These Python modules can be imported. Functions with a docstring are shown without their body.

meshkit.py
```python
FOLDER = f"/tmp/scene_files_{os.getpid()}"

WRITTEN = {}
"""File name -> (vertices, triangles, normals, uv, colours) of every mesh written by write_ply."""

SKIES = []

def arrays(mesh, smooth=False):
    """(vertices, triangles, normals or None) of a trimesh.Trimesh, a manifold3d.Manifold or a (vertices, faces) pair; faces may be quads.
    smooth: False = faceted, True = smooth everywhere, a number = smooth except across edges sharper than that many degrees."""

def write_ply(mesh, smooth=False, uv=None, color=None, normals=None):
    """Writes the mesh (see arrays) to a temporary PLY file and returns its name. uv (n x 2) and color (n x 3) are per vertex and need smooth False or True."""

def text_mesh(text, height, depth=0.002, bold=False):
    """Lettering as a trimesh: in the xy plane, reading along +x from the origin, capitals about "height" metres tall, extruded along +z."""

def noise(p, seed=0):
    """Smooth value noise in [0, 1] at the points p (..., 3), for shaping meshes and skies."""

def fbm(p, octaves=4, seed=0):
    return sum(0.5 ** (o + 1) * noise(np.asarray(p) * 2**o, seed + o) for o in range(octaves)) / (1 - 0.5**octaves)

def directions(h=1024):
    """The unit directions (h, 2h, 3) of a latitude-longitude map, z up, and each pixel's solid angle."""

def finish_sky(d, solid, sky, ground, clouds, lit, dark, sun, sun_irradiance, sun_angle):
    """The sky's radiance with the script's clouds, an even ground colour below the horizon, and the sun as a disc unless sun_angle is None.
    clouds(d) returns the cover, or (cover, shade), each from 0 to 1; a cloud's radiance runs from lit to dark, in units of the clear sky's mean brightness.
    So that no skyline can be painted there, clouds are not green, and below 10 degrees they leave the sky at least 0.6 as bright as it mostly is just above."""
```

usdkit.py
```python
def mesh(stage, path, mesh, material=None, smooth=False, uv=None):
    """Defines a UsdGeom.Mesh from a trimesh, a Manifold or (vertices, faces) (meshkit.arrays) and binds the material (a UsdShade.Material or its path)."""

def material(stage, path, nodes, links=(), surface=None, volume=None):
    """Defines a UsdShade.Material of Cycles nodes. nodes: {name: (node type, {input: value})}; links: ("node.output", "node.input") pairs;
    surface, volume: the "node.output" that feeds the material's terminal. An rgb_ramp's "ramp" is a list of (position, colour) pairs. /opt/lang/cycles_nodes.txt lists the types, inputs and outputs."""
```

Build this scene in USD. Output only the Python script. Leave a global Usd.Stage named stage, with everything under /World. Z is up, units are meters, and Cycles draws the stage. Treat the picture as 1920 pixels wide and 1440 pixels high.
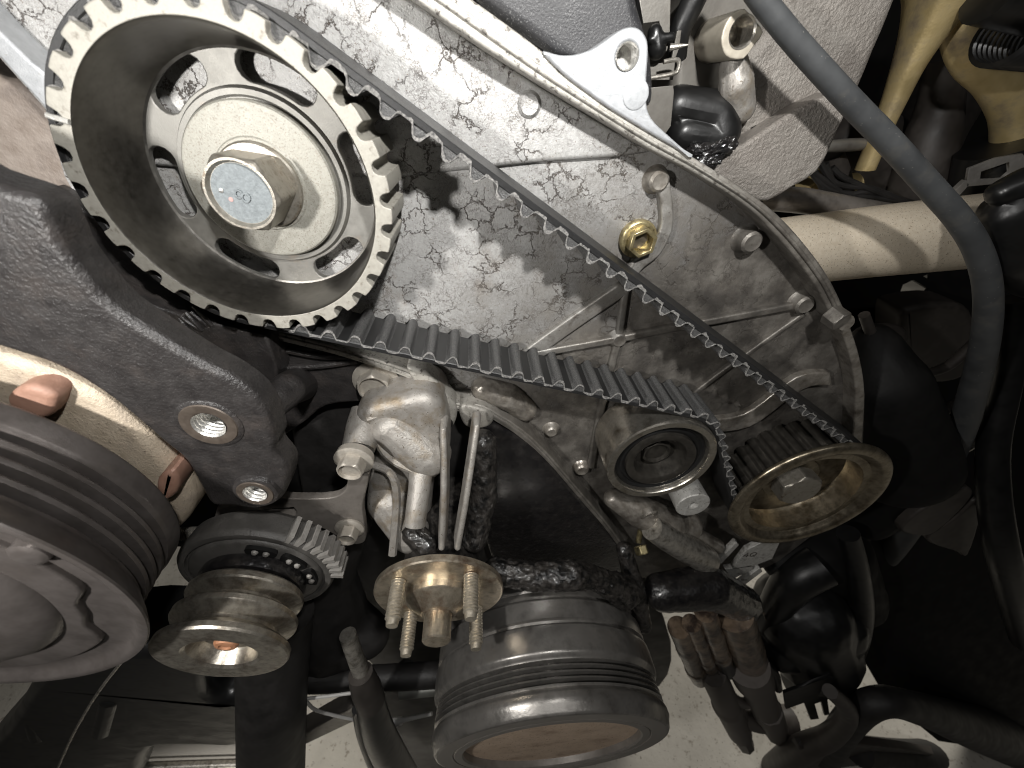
import math, random, numpy as np, trimesh, usdkit, meshkit, manifold3d as m3
from pxr import Usd, UsdGeom, UsdLux, UsdShade, Gf, Sdf

stage = Usd.Stage.CreateInMemory()
UsdGeom.SetStageUpAxis(stage, 'Z'); UsdGeom.SetStageMetersPerUnit(stage, 1.0)
UsdGeom.Xform.Define(stage, '/World'); UsdGeom.Scope.Define(stage, '/World/Looks')
rng = np.random.default_rng(7)

# ---- engine frame: u to the right, v up, w out of the front of the engine (world x, z, -y) ----
FOC, CX, CY, D = 725.05, 960., 720., .20119
AX = np.array([.07611811, .59692992, -.79867434])
VZ = np.array([.05663412, -.80229338, -.59423725]); UX = np.array([.99548913, 0, .09487565])
TW = np.array([[1, 0, 0], [0, 0, -1], [0, 1, 0.]])

# ---- camera ----
cam = UsdGeom.Camera.Define(stage, '/World/camera')
cx, cy, cz = (np.array([UX[k], VZ[k], AX[k]]) for k in range(3))
R = np.array([TW @ cx, TW @ -cy, TW @ -cz])
M4 = np.eye(4); M4[:3, :3] = R; M4[3, :3] = TW @ np.array([0, 0, D])
cam.AddTransformOp().Set(Gf.Matrix4d(*M4.ravel().tolist()))
cam.CreateHorizontalApertureAttr(36.0); cam.CreateVerticalApertureAttr(27.0)
cam.CreateFocalLengthAttr(36 * FOC / 1920); cam.CreateClippingRangeAttr(Gf.Vec2f(.004, 60))
cam.CreateFStopAttr(9.0); cam.CreateFocusDistanceAttr(.26)
cam.CreateExposureAttr(0.0)

# ---- lights: inspection and hand lamp, dim garage air, added floor, rear and ceiling lamps ----
def at(p): return Gf.Vec3d(*(TW @ np.array(p, float)).tolist())
dome = UsdLux.DomeLight.Define(stage, '/World/garage_air')
dome.CreateIntensityAttr(.002); dome.CreateColorAttr(Gf.Vec3f(1, .94, .88))
def aim(p, q):
    z = TW @ (np.array(p, float) - np.array(q, float)); z /= np.linalg.norm(z); x = np.cross([0, 0, 1.], z); x /= np.linalg.norm(x); y = np.cross(z, x)
    m = np.eye(4); m[0, :3], m[1, :3], m[2, :3], m[3, :3] = x, y, z, TW @ np.array(p, float); return Gf.Matrix4d(*m.ravel().tolist())
def spot(name, p, q, r, power, cone, soft, color):
    l = UsdLux.SphereLight.Define(stage, '/World/' + name)
    l.AddTransformOp().Set(aim(p, q)); l.CreateRadiusAttr(r); l.CreateIntensityAttr(power); l.CreateColorAttr(Gf.Vec3f(*color))
    h = UsdLux.ShapingAPI.Apply(l.GetPrim()); h.CreateShapingConeAngleAttr(cone); h.CreateShapingConeSoftnessAttr(soft)
spot('inspection_lamp', (-.22, .0, .26), (.0, -.20, .0), .012, 860.0, 84.0, .9, (1, .975, .94))
spot('hand_lamp', (.06, .17, .25), (.01, .06, -.02), .010, 2550.0, 62.0, 1.0, (1, .985, .96))
def rect(name, p, w, h, power, color, rx=0):
    l = UsdLux.RectLight.Define(stage, '/World/' + name)
    l.AddTranslateOp().Set(at(p)); l.AddRotateXOp().Set(rx)
    l.CreateWidthAttr(w); l.CreateHeightAttr(h); l.CreateIntensityAttr(power); l.CreateColorAttr(Gf.Vec3f(*color))
spot('added_floor_lamp', (-.3, -.8, .3), (-.33, -1.1, -.05), .03, 120.0, 62.0, .6, (1, .96, .88))  # added unseen lamp that brightens the floor at left
rect('added_ceiling_light', (.1, 1.3, 1.1), 1.6, .08, 9.0, (1, .99, .97), 40)  # added strip light, there only for streaks on the metal
rect('added_rear_lamp', (1.5, .6, -1.3), .8, .8, 17.0, (1, .96, .88))  # added unseen lamp that brightens the floor at right

# ---- materials ----
def mat(name, c1, c2, scale=150, rough=(.45, .6), metal=0., bump=.0002, bscale=900, dirt=None, dscale=60, dlim=(.5, .65), coat=0., speck=None, spec=.5, extra=None, stretch=None):
    n = {'g': ('geometry', {}), 'n1': ('noise_texture', {'scale': scale, 'detail': 6, 'roughness': .6}),
         'r1': ('rgb_ramp', {'ramp': [(.3, c1), (.7, c2)]}),
         'n3': ('noise_texture', {'scale': bscale, 'detail': 4, 'roughness': .6}),
         'bp': ('bump', {'strength': 1.0, 'distance': bump}),
         'rr': ('map_range', {'from_min': .3, 'from_max': .7, 'to_min': rough[0], 'to_max': rough[1], 'clamp': True}),
         'p': ('principled_bsdf', {'metallic': metal, 'coat_weight': coat, 'coat_roughness': .15, 'specular_ior_level': spec})}
    l = [('n1.fac', 'r1.fac'), ('n3.fac', 'bp.height'), ('bp.normal', 'p.normal'), ('n1.fac', 'rr.value'), ('rr.result', 'p.roughness')]
    src = 'g.position'
    if stretch:
        n['mp'] = ('mapping', {'scale': stretch}); l.append(('g.position', 'mp.vector')); src = 'mp.vector'
    l += [(src, 'n1.vector'), ('g.position', 'n3.vector')]
    col = 'r1.color'
    if dirt:
        n['n2'] = ('noise_texture', {'scale': dscale, 'detail': 8, 'roughness': .65})
        n['d2'] = ('map_range', {'from_min': dlim[0], 'from_max': dlim[1], 'to_min': 0, 'to_max': 1, 'clamp': True})
        n['m2'] = ('mix_color', {'b': dirt})
        l += [('g.position', 'n2.vector'), ('n2.fac', 'd2.value'), ('d2.result', 'm2.fac'), (col, 'm2.a')]; col = 'm2.result'
    if speck:      # (colour, scale, threshold)
        n['n4'] = ('noise_texture', {'scale': speck[1], 'detail': 2, 'roughness': .5})
        n['d4'] = ('map_range', {'from_min': speck[2], 'from_max': speck[2] + .06, 'to_min': 0, 'to_max': 1, 'clamp': True})
        n['m4'] = ('mix_color', {'b': speck[0]})
        l += [('g.position', 'n4.vector'), ('n4.fac', 'd4.value'), ('d4.result', 'm4.fac'), (col, 'm4.a')]; col = 'm4.result'
    if extra: col = extra(n, l, col)
    l.append((col, 'p.base_color'))
    return usdkit.material(stage, '/World/Looks/' + name, n, l, surface='p.BSDF')

def oil_and_falloff(n, l, prev):
    """oil film and painted lamp falloff: casting darkens towards the pump end"""
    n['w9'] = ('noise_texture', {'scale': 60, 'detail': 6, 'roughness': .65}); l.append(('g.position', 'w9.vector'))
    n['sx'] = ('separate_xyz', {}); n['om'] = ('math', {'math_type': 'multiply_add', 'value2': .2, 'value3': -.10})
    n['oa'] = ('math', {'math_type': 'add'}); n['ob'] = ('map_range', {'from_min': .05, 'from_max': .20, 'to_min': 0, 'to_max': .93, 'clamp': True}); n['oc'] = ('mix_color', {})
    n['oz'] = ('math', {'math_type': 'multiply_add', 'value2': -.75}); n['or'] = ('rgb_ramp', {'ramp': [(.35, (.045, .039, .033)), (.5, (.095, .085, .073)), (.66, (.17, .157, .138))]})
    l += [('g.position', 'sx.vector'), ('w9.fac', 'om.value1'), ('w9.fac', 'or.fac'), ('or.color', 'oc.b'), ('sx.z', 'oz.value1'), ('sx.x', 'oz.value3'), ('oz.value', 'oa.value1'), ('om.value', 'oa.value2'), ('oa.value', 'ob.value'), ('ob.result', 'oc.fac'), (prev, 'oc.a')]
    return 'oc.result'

def cracks(n, l, col):
    """flaking lacquer: irregular dark cracks, some wide, with brown stains"""
    n['w1'] = ('noise_texture', {'scale': 120, 'detail': 5, 'roughness': .7})
    n['ws'] = ('vector_math', {'math_type': 'multiply_add', 'vector2': (.016, .016, .016)})
    l += [('g.position', 'w1.vector'), ('w1.color', 'ws.vector1'), ('g.position', 'ws.vector3')]
    prev = col
    for k, (sc, wd, lo, hi, ms) in enumerate(((80, .04, .45, .54, 42), (210, .05, .455, .565, 65), (520, .075, .44, .61, 60))):
        n[f'v{k}'] = ('voronoi_texture', {'feature': 'distance_to_edge', 'scale': sc})
        n[f'e{k}'] = ('map_range', {'from_min': wd * .25, 'from_max': wd, 'to_min': 1, 'to_max': 0, 'clamp': True})
        n[f'k{k}'] = ('noise_texture', {'scale': ms, 'detail': 3, 'w': k})
        n[f'q{k}'] = ('map_range', {'from_min': lo, 'from_max': hi, 'to_min': 0, 'to_max': .9 - .2 * k, 'clamp': True})
        n[f'u{k}'] = ('math', {'math_type': 'multiply'})
        n[f'x{k}'] = ('mix_color', {'b': (.07, .055, .045)})
        n[f'o{k}'] = ('vector_math', {'math_type': 'add', 'vector2': (k * .37, k * .11, k * .23)})
        l += [('ws.vector', f'v{k}.vector'), (f'v{k}.distance', f'e{k}.value'), ('g.position', f'o{k}.vector1'), (f'o{k}.vector', f'k{k}.vector'), (f'k{k}.fac', f'q{k}.value'),
              (f'e{k}.result', f'u{k}.value1'), (f'q{k}.result', f'u{k}.value2'), (f'u{k}.value', f'x{k}.fac'), (prev, f'x{k}.a')]
        prev = f'x{k}.result'
    prev = oil_and_falloff(n, l, prev)
    # the cracks are sunk
    n['sb'] = ('math', {'math_type': 'subtract'}); n['ad'] = ('math', {'math_type': 'multiply', 'value2': 1.2})
    l += [('u0.value', 'ad.value1'), ('n3.fac', 'sb.value1'), ('ad.value', 'sb.value2')]
    l.remove(('n3.fac', 'bp.height')); l.append(('sb.value', 'bp.height'))
    return prev

G = {}
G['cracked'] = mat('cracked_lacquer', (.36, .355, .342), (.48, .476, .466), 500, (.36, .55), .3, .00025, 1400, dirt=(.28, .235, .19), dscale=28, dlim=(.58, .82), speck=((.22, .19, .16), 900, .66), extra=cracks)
G['alu'] = mat('bare_aluminium', (.45, .44, .41), (.62, .61, .58), 260, (.38, .58), .45, .0002, 900, dirt=(.12, .10, .085), dscale=90, dlim=(.55, .7), speck=((.1, .09, .08), 700, .66))
G['aluplate'] = mat('filmed_falloff_aluminium', (.45, .44, .41), (.62, .61, .58), 260, (.36, .55), .45, .0002, 900, dirt=(.12, .10, .085), dscale=90, dlim=(.55, .7), speck=((.1, .09, .08), 700, .66), extra=oil_and_falloff)  # oil film with lamp falloff painted in towards the pump end
G['alurim'] = mat('chipped_aluminium', (.42, .405, .365), (.54, .52, .475), 300, (.4, .6), .25, .0003, 700, dirt=(.10, .09, .08), dscale=330, dlim=(.54, .66), extra=oil_and_falloff)
G['aluclean'] = mat('clean_aluminium', (.36, .372, .385), (.45, .462, .475), 300, (.4, .55), .35, .00012, 1500, speck=((.3, .29, .27), 1100, .68))
G['aluoil'] = mat('oily_aluminium', (.17, .15, .125), (.30, .28, .25), 130, (.25, .45), .45, .0002, 700, dirt=(.06, .05, .04), dscale=50, dlim=(.48, .7), coat=.3)
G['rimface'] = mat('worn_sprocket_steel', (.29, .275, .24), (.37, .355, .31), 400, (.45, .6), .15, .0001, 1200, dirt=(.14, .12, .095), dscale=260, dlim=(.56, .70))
G['web'] = mat('satin_pressed_steel', (.19, .184, .168), (.25, .243, .224), 200, (.46, .56), .6, .00006, 1500, dirt=(.25, .21, .17), dscale=70, dlim=(.58, .75))
G['cupwall'] = mat('turned_steel_wall', (.19, .18, .165), (.25, .24, .22), 260, (.36, .44), 1., .00004, 1500)
G['zinc'] = mat('pitted_zinc', (.25, .242, .208), (.33, .322, .285), 500, (.42, .6), .3, .00012, 1500, speck=((.22, .2, .17), 1300, .58))
G['bolt'] = mat('bolt_steel', (.25, .23, .195), (.36, .335, .29), 300, (.3, .5), .7, .0001, 900, dirt=(.12, .09, .06), dscale=150, dlim=(.55, .7))
G['boltface'] = mat('bolt_face_steel', (.15, .167, .175), (.25, .275, .285), 500, (.6, .75), .2, .0003, 1400)
G['rubber'] = mat('belt_rubber', (.009, .009, .0092), (.019, .019, .0193), 900, (.38, .52), 0, .0001, 2500)
G['fray'] = mat('frayed_belt_cord', (.03, .03, .03), (.30, .29, .275), 900, (.6, .8), 0, .0003, 2500)
G['tooth'] = mat('belt_tooth_fabric', (.035, .035, .0355), (.095, .094, .092), 1200, (.22, .36), 0, .0003, 3200)
G['chrome'] = mat('polished_steel', (.52, .485, .42), (.62, .585, .52), 90, (.2, .3), .95, .00003, 600, dirt=(.14, .11, .07), dscale=70, dlim=(.55, .75))
G['steel'] = mat('dull_steel', (.36, .34, .30), (.52, .49, .44), 200, (.24, .4), .75, .0001, 900, dirt=(.09, .075, .055), dscale=110, dlim=(.52, .7))
G['brassy'] = mat('oil_stained_gold_steel', (.265, .228, .165), (.37, .322, .245), 150, (.24, .40), .9, .00008, 700, dirt=(.10, .075, .045), dscale=60, dlim=(.48, .7))
G['gold'] = mat('gold_zinc', (.36, .30, .16), (.48, .41, .235), 300, (.25, .4), .8, .0001, 900, dirt=(.1, .07, .03), dscale=200, dlim=(.55, .7))
G['goldpipe'] = mat('gold_painted_pipe', (.52, .40, .19), (.64, .51, .27), 80, (.35, .5), .45, .0002, 500, dirt=(.3, .24, .16), dscale=40, dlim=(.5, .7))
G['paleplate'] = mat('pale_gold_tube', (.70, .60, .46), (.80, .71, .57), 400, (.45, .6), .2, .0001, 900, speck=((.38, .31, .22), 800, .62))
G['black'] = mat('black_cast_paint', (.019, .0172, .017), (.036, .033, .032), 120, (.3, .46), .0, .0006, 560, dirt=(.055, .047, .043), dscale=55, dlim=(.5, .75))
G['blackspeck'] = mat('black_speckled_casting', (.018, .018, .02), (.035, .035, .037), 60, (.4, .55), 0, .0002, 900, speck=((.14, .14, .14), 1400, .62))
G['oilblack'] = mat('wet_black_oil', (.006, .006, .007), (.02, .018, .017), 120, (.12, .3), 0, .0008, 330, coat=.6)
G['grime'] = mat('tarry_grime', (.015, .013, .012), (.05, .045, .04), 300, (.3, .6), .1, .0006, 420, coat=.2, dirt=(.004, .004, .004), dscale=140, dlim=(.45, .6))
G['pit'] = mat('shade_black_metal', (.003, .003, .003), (.007, .0065, .006), 50, (.6, .8), 0, .0002, 300, spec=.25)  # near-black colour stands in for the shade deep in the bay
G['drum'] = mat('shade_dark_steel', (.035, .032, .028), (.07, .064, .055), 150, (.3, .45), .6, .0001, 900)  # steel darkened in colour for the dim pump end and idler recess
G['dark'] = mat('dark_underbody', (.010, .0095, .009), (.022, .02, .019), 50, (.5, .7), 0, .0003, 300)
G['deepblack'] = mat('deep_black_plastic', (.006, .006, .006), (.011, .011, .011), 60, (.3, .45), 0, .0001, 300)  # even near-black base for plastic and rubber parts
G['brownblk'] = mat('dusty_brown_black', (.03, .026, .023), (.05, .043, .038), 90, (.45, .6), .05, .0001, 500, dirt=(.07, .06, .053), dscale=35, dlim=(.5, .75))
G['pulley'] = mat('brown_grey_pulley_paint', (.085, .075, .07), (.13, .116, .109), 70, (.26, .4), .4, .0001, 500, dirt=(.09, .078, .07), dscale=40, dlim=(.5, .7))
G['tan'] = mat('tan_cast_aluminium', (.44, .365, .275), (.56, .475, .37), 160, (.45, .6), .15, .0006, 700, dirt=(.36, .3, .24), dscale=60, dlim=(.5, .7), speck=((.25, .2, .15), 700, .66))
G['orange'] = mat('rust_orange_tab', (.27, .15, .105), (.36, .21, .155), 200, (.5, .65), 0, .0002, 500)
G['brownhouse'] = mat('brown_grey_casting', (.22, .18, .15), (.32, .275, .24), 120, (.5, .65), .1, .0004, 600, dirt=(.15, .125, .11), dscale=40, dlim=(.5, .7))
G['cast'] = mat('grey_cast_housing', (.20, .18, .16), (.28, .26, .235), 120, (.4, .56), .2, .0014, 520, dirt=(.15, .13, .115), dscale=30, dlim=(.5, .7))
G['castsmooth'] = mat('smooth_grey_housing', (.15, .14, .125), (.2, .19, .17), 60, (.35, .5), .3, .0001, 600, dirt=(.08, .07, .06), dscale=30, dlim=(.5, .7))
G['bossface'] = mat('machined_boss_face', (.42, .38, .31), (.5, .46, .38), 300, (.4, .55), .3, .0001, 900)
G['hose'] = mat('grey_rubber_hose', (.042, .044, .046), (.065, .068, .07), 60, (.5, .62), 0, .00008, 900, dirt=(.10, .095, .085), dscale=50, dlim=(.54, .8), speck=((.16, .155, .145), 500, .7))
G['pump'] = mat('pump_casting', (.25, .232, .21), (.35, .332, .305), 150, (.38, .55), .4, .0003, 700, dirt=(.2, .16, .11), dscale=60, dlim=(.5, .7), speck=((.1, .08, .06), 600, .66))
G['flange'] = mat('bronze_flange', (.50, .43, .33), (.64, .57, .46), 120, (.25, .4), .85, .00008, 700, dirt=(.24, .15, .095), dscale=70, dlim=(.5, .72))
G['stud'] = mat('stud_steel', (.50, .45, .36), (.64, .58, .48), 300, (.3, .45), .75, .0001, 900)
G['altalu'] = mat('alternator_casting', (.17, .16, .148), (.24, .228, .212), 200, (.5, .62), .1, .0003, 800, dirt=(.2, .19, .17), dscale=80, dlim=(.5, .7))
G['altpul'] = mat('alternator_pulley_steel', (.34, .31, .265), (.46, .43, .37), 200, (.25, .4), .85, .0001, 700, dirt=(.17, .14, .11), dscale=80, dlim=(.48, .68))
G['copper'] = mat('rusty_nut', (.40, .18, .09), (.52, .27, .16), 300, (.45, .6), .2, .0002, 800)
G['damper'] = mat('damper_dark_steel', (.21, .20, .186), (.31, .295, .275), 80, (.24, .38), .65, .0001, 500, dirt=(.10, .093, .085), dscale=40, dlim=(.5, .7), speck=((.3, .29, .28), 900, .70))
G['damperface'] = mat('damper_face_grey', (.2, .185, .168), (.28, .26, .24), 80, (.34, .48), .4, .0001, 500)
G['rusttan'] = mat('tan_rust_plate', (.52, .385, .275), (.64, .50, .38), 90, (.55, .7), 0, .0003, 700, dirt=(.34, .24, .17), dscale=45, dlim=(.5, .7), speck=((.28, .19, .13), 500, .64))
G['connector'] = mat('dusty_connector_plastic', (.075, .065, .057), (.115, .10, .09), 120, (.5, .65), 0, .0001, 700)
G['connbrown'] = mat('oily_brown_plastic', (.11, .078, .052), (.19, .138, .095), 90, (.25, .4), .1, .0003, 400, dirt=(.03, .02, .015), dscale=50, dlim=(.45, .6), coat=.4)
G['armgrey'] = mat('grey_steel_arm', (.16, .145, .13), (.22, .2, .18), 120, (.38, .5), .3, .0002, 700, dirt=(.08, .07, .06), dscale=60, dlim=(.5, .72))
G['greybolt'] = mat('grey_bolt', (.33, .30, .26), (.43, .40, .35), 300, (.4, .52), .4, .0001, 900)
G['thread'] = mat('bright_thread', (.62, .61, .58), (.75, .74, .71), 600, (.25, .4), .8, .0001, 900)
G['bore'] = mat('machined_brown_spotface', (.085, .068, .055), (.12, .098, .08), 300, (.35, .5), .4, .0001, 900)
G['concrete'] = mat('pale_concrete', (.42, .395, .35), (.58, .55, .49), 9, (.75, .9), 0, .001, 120, dirt=(.27, .24, .2), dscale=70, dlim=(.58, .66), speck=((.2, .18, .15), 160, .66))
G['whitewire'] = mat('pale_wire', (.45, .44, .42), (.55, .54, .52), 90, (.4, .5), .1, .0001, 500)
G['rail'] = mat('dull_green_grey_rail', (.1, .1, .09), (.15, .15, .135), 90, (.4, .55), .3, .0001, 500)
G['mark'] = mat('ink_mark', (.03, .025, .02), (.05, .04, .03), 300, (.5, .6))
G['red'] = mat('faded_red_dab', (.45, .24, .22), (.52, .32, .3), 700, (.5, .6))

# ---- pixel helper and shapes (everything in u, v, w) ----
def E(x, y, w):
    r = np.array([(x - CX) / FOC, (y - CY) / FOC, 1.]); p = r * ((D - w) / (-AX @ r))
    return np.array([p @ UX, p @ VZ, w])
def psize(px, x, y, w):
    r = np.array([(x - CX) / FOC, (y - CY) / FOC, 1.]); return px * ((D - w) / (-AX @ r)) / FOC
def uv(pts, w): return np.array([E(x, y, w)[:2] for x, y in pts])
def crom(p, n=6, closed=True):
    p = np.asarray(p, float); N = len(p); out = []
    for i in range(N if closed else N - 1):
        g = (lambda k: p[k % N]) if closed else (lambda k: p[min(max(k, 0), N - 1)])
        a, b, c, d = g(i - 1), g(i), g(i + 1), g(i + 2)
        for t in np.arange(n) / n:
            out.append(.5 * (2 * b + (c - a) * t + (2 * a - 5 * b + 4 * c - d) * t * t + (3 * b - a - 3 * c + d) * t ** 3))
    if not closed: out.append(p[-1])
    return np.array(out)
def area(p): return .5 * np.sum(p[:, 0] * np.roll(p[:, 1], -1) - p[:, 1] * np.roll(p[:, 0], -1))
def inset(p, d):
    a, b = p - np.roll(p, 1, 0), np.roll(p, -1, 0) - p
    na, nb = (np.c_[-q[:, 1], q[:, 0]] / np.maximum(np.linalg.norm(q, axis=1), 1e-12)[:, None] for q in (a, b))
    m = na + nb; k = np.clip((m * m).sum(1), .7, 4)
    return p + m * (2 * d / k)[:, None]
def prism(out, w0, w1, bev=.0008, holes=(), steps=3, hbev=None):
    loops = [out if area(out) > 0 else out[::-1]] + [h if area(h) < 0 else h[::-1] for h in holes]
    V, F, n0 = [], [], 0
    rings = [(0, w0), (0, w1 - bev)] + ([(bev * (1 - math.cos(a)), w1 - bev + bev * math.sin(a)) for a in np.linspace(0, math.pi / 2, steps + 1)[1:]] if bev > 0 else [(0, w1)])
    tops = []
    for li, lp in enumerate(loops):
        N = len(lp); hk = 1 if li == 0 or hbev is None else hbev / max(bev, 1e-9)
        for (d, w) in rings: V.append(np.c_[inset(lp, d * hk) if d else lp, np.full(N, w)])
        i = np.arange(N); j = (i + 1) % N
        for k in range(len(rings) - 1):
            a, b = n0 + k * N, n0 + (k + 1) * N
            F += [np.c_[a + i, a + j, b + j], np.c_[a + i, b + j, b + i]]
        tops.append((n0, n0 + (len(rings) - 1) * N, N)); n0 += len(rings) * N
    tri = m3.triangulate([V[k * len(rings)][:, :2] for k in range(len(loops))])
    idx_b = np.concatenate([np.arange(N) + b for b, t, N in tops]); idx_t = np.concatenate([np.arange(N) + t for b, t, N in tops])
    F += [idx_t[tri], idx_b[tri][:, ::-1]]
    return np.vstack(V), np.vstack(F)
def circle(c, r, n=40, ph=0): a = np.arange(n) / n * 2 * math.pi + ph; return np.c_[c[0] + r * np.cos(a), c[1] + r * np.sin(a)]
def frame(o, z, x=None):
    z = np.asarray(z, float); z = z / np.linalg.norm(z)
    x = np.array([1, 0, 0.]) if x is None else np.asarray(x, float)
    if abs(x @ z) > .95: x = np.array([0, 1., 0])
    x = x - z * (x @ z); x /= np.linalg.norm(x); y = np.cross(z, x)
    return lambda v: np.asarray(o) + v[:, :1] * x + v[:, 1:2] * y + v[:, 2:3] * z
def lathe(c, prof, n=72, f=None, ripple=None):
    """prof: (w, r) pairs turned about the axis w through c = (u, v)."""
    a = np.arange(n) / n * 2 * math.pi; V = []
    for w, r in prof: V.append(np.c_[r * np.cos(a), r * np.sin(a), np.full(n, w)])
    V = np.vstack(V); i = np.arange(n); j = (i + 1) % n; F = []
    for k in range(len(prof) - 1):
        p, q = k * n, (k + 1) * n
        F += [np.c_[p + i, p + j, q + j], np.c_[p + i, q + j, q + i]]
    if f is not None: V = f(V)
    else: V = V + np.array([c[0], c[1], 0])
    return V, np.vstack(F)
def tube(pts, r, n=16, smooth=6, cap=True):
    p = np.asarray(pts, float); r = np.broadcast_to(np.asarray(r, float), (len(p),)).copy()
    if smooth > 1: q = crom(np.c_[p, r], smooth, False); p, r = q[:, :3], q[:, 3]
    t = np.gradient(p, axis=0); t /= np.linalg.norm(t, axis=1)[:, None]
    x = np.cross(t[0], [.3, .2, 1]); x /= np.linalg.norm(x); V = []
    a = np.arange(n) / n * 2 * math.pi
    for k in range(len(p)):
        x = x - t[k] * (x @ t[k]); x /= np.linalg.norm(x); y = np.cross(t[k], x)
        V.append(p[k] + r[k] * (np.cos(a)[:, None] * x + np.sin(a)[:, None] * y))
    V = np.vstack(V); i = np.arange(n); j = (i + 1) % n; F = []
    for k in range(len(p) - 1):
        F += [np.c_[k * n + i, k * n + j, k * n + n + j], np.c_[k * n + i, k * n + n + j, k * n + n + i]]
    if cap:
        V = np.vstack([V, p[0], p[-1]]); N = len(V); e = (len(p) - 1) * n
        F += [np.c_[np.full(n, N - 2), j, i], np.c_[np.full(n, N - 1), e + i, e + j]]
    return V, np.vstack(F)
def ptube(spec, n=16, smooth=6):
    """spec: (x, y, w, radius in pixels)"""
    return tube([E(x, y, w) for x, y, w, r in spec], [psize(r, x, y, w) for x, y, w, r in spec], n, smooth)
def cyl(o, z, prof, n=40): return lathe((0, 0), prof, n, frame(o, z))
def hexprof(o, z, h, R, ch=.0006, rot=0., n=72, recess=0.):
    a = np.arange(n) / n * 2 * math.pi
    rh = R * math.cos(math.pi / 6) / np.cos((a + rot) % (math.pi / 3) - math.pi / 6); V = []
    rows = [(0, rh), (h - ch * 2, rh), (h - ch, np.minimum(rh, R * .94)), (h, np.minimum(rh, R * .86))]
    if recess: rows += [(h, np.full(n, R * .80)), (h - recess, np.full(n, R * .74)), (h - recess, np.zeros(n))]
    else: rows += [(h, np.zeros(n))]
    for w, r in rows: V.append(np.c_[r * np.cos(a), r * np.sin(a), np.full(n, w)])
    V = np.vstack(V); i = np.arange(n); j = (i + 1) % n
    F = np.vstack([q for k in range(len(rows) - 1) for q in (np.c_[k * n + i, k * n + j, k * n + n + j], np.c_[k * n + i, k * n + n + j, k * n + n + i])])
    return frame(o, z)(V), F
def join(*ms):
    V, F, n = [], [], 0
    for v, f in ms: V.append(v); F.append(f + n); n += len(v)
    return np.vstack(V), np.vstack(F)
def blob(chains, edge=.004, smooth=12, noise=0., nsc=80, seed=0):
    """one smooth casting from chains of (point, radius)"""
    parts = []
    for ch in chains:
        sp = [m3.Manifold.sphere(r, 20).translate([float(q) for q in p]) for p, r in ch]
        if len(sp) == 1: parts.append(sp[0])
        for a, b in zip(sp, sp[1:]): parts.append(m3.Manifold.batch_hull([a, b]))
    m = m3.Manifold.batch_boolean(parts, m3.OpType.Add).refine_to_length(edge).to_mesh()
    t = trimesh.Trimesh(m.vert_properties[:, :3], m.tri_verts, process=True)
    trimesh.smoothing.filter_taubin(t, iterations=smooth)
    v = np.array(t.vertices)
    if noise: v = v + np.array(t.vertex_normals) * ((meshkit.fbm(v * nsc, 3, seed) - .5) * 2 * noise)[:, None]
    return v, np.array(t.faces)
def pblob(chains, **k): return blob([[(E(x, y, w), psize(r, x, y, w)) for x, y, w, r in ch] for ch in chains], **k)
def screw(o, z, r, length, pitch, n=20, depth=.14, tip=True):
    prof = [(0, 0), (0, r)]; k = int(length / pitch)
    for q in range(k): prof += [(q * pitch, r * (1 - depth)), ((q + .3) * pitch, r), ((q + .55) * pitch, r), ((q + .9) * pitch, r * (1 - depth))]
    prof += [(length, r * (1 - depth))]
    if tip: prof += [(length + r * .5, r * .72)]
    prof += [(prof[-1][0], 0)]
    return cyl(o, z, prof, n)
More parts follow.
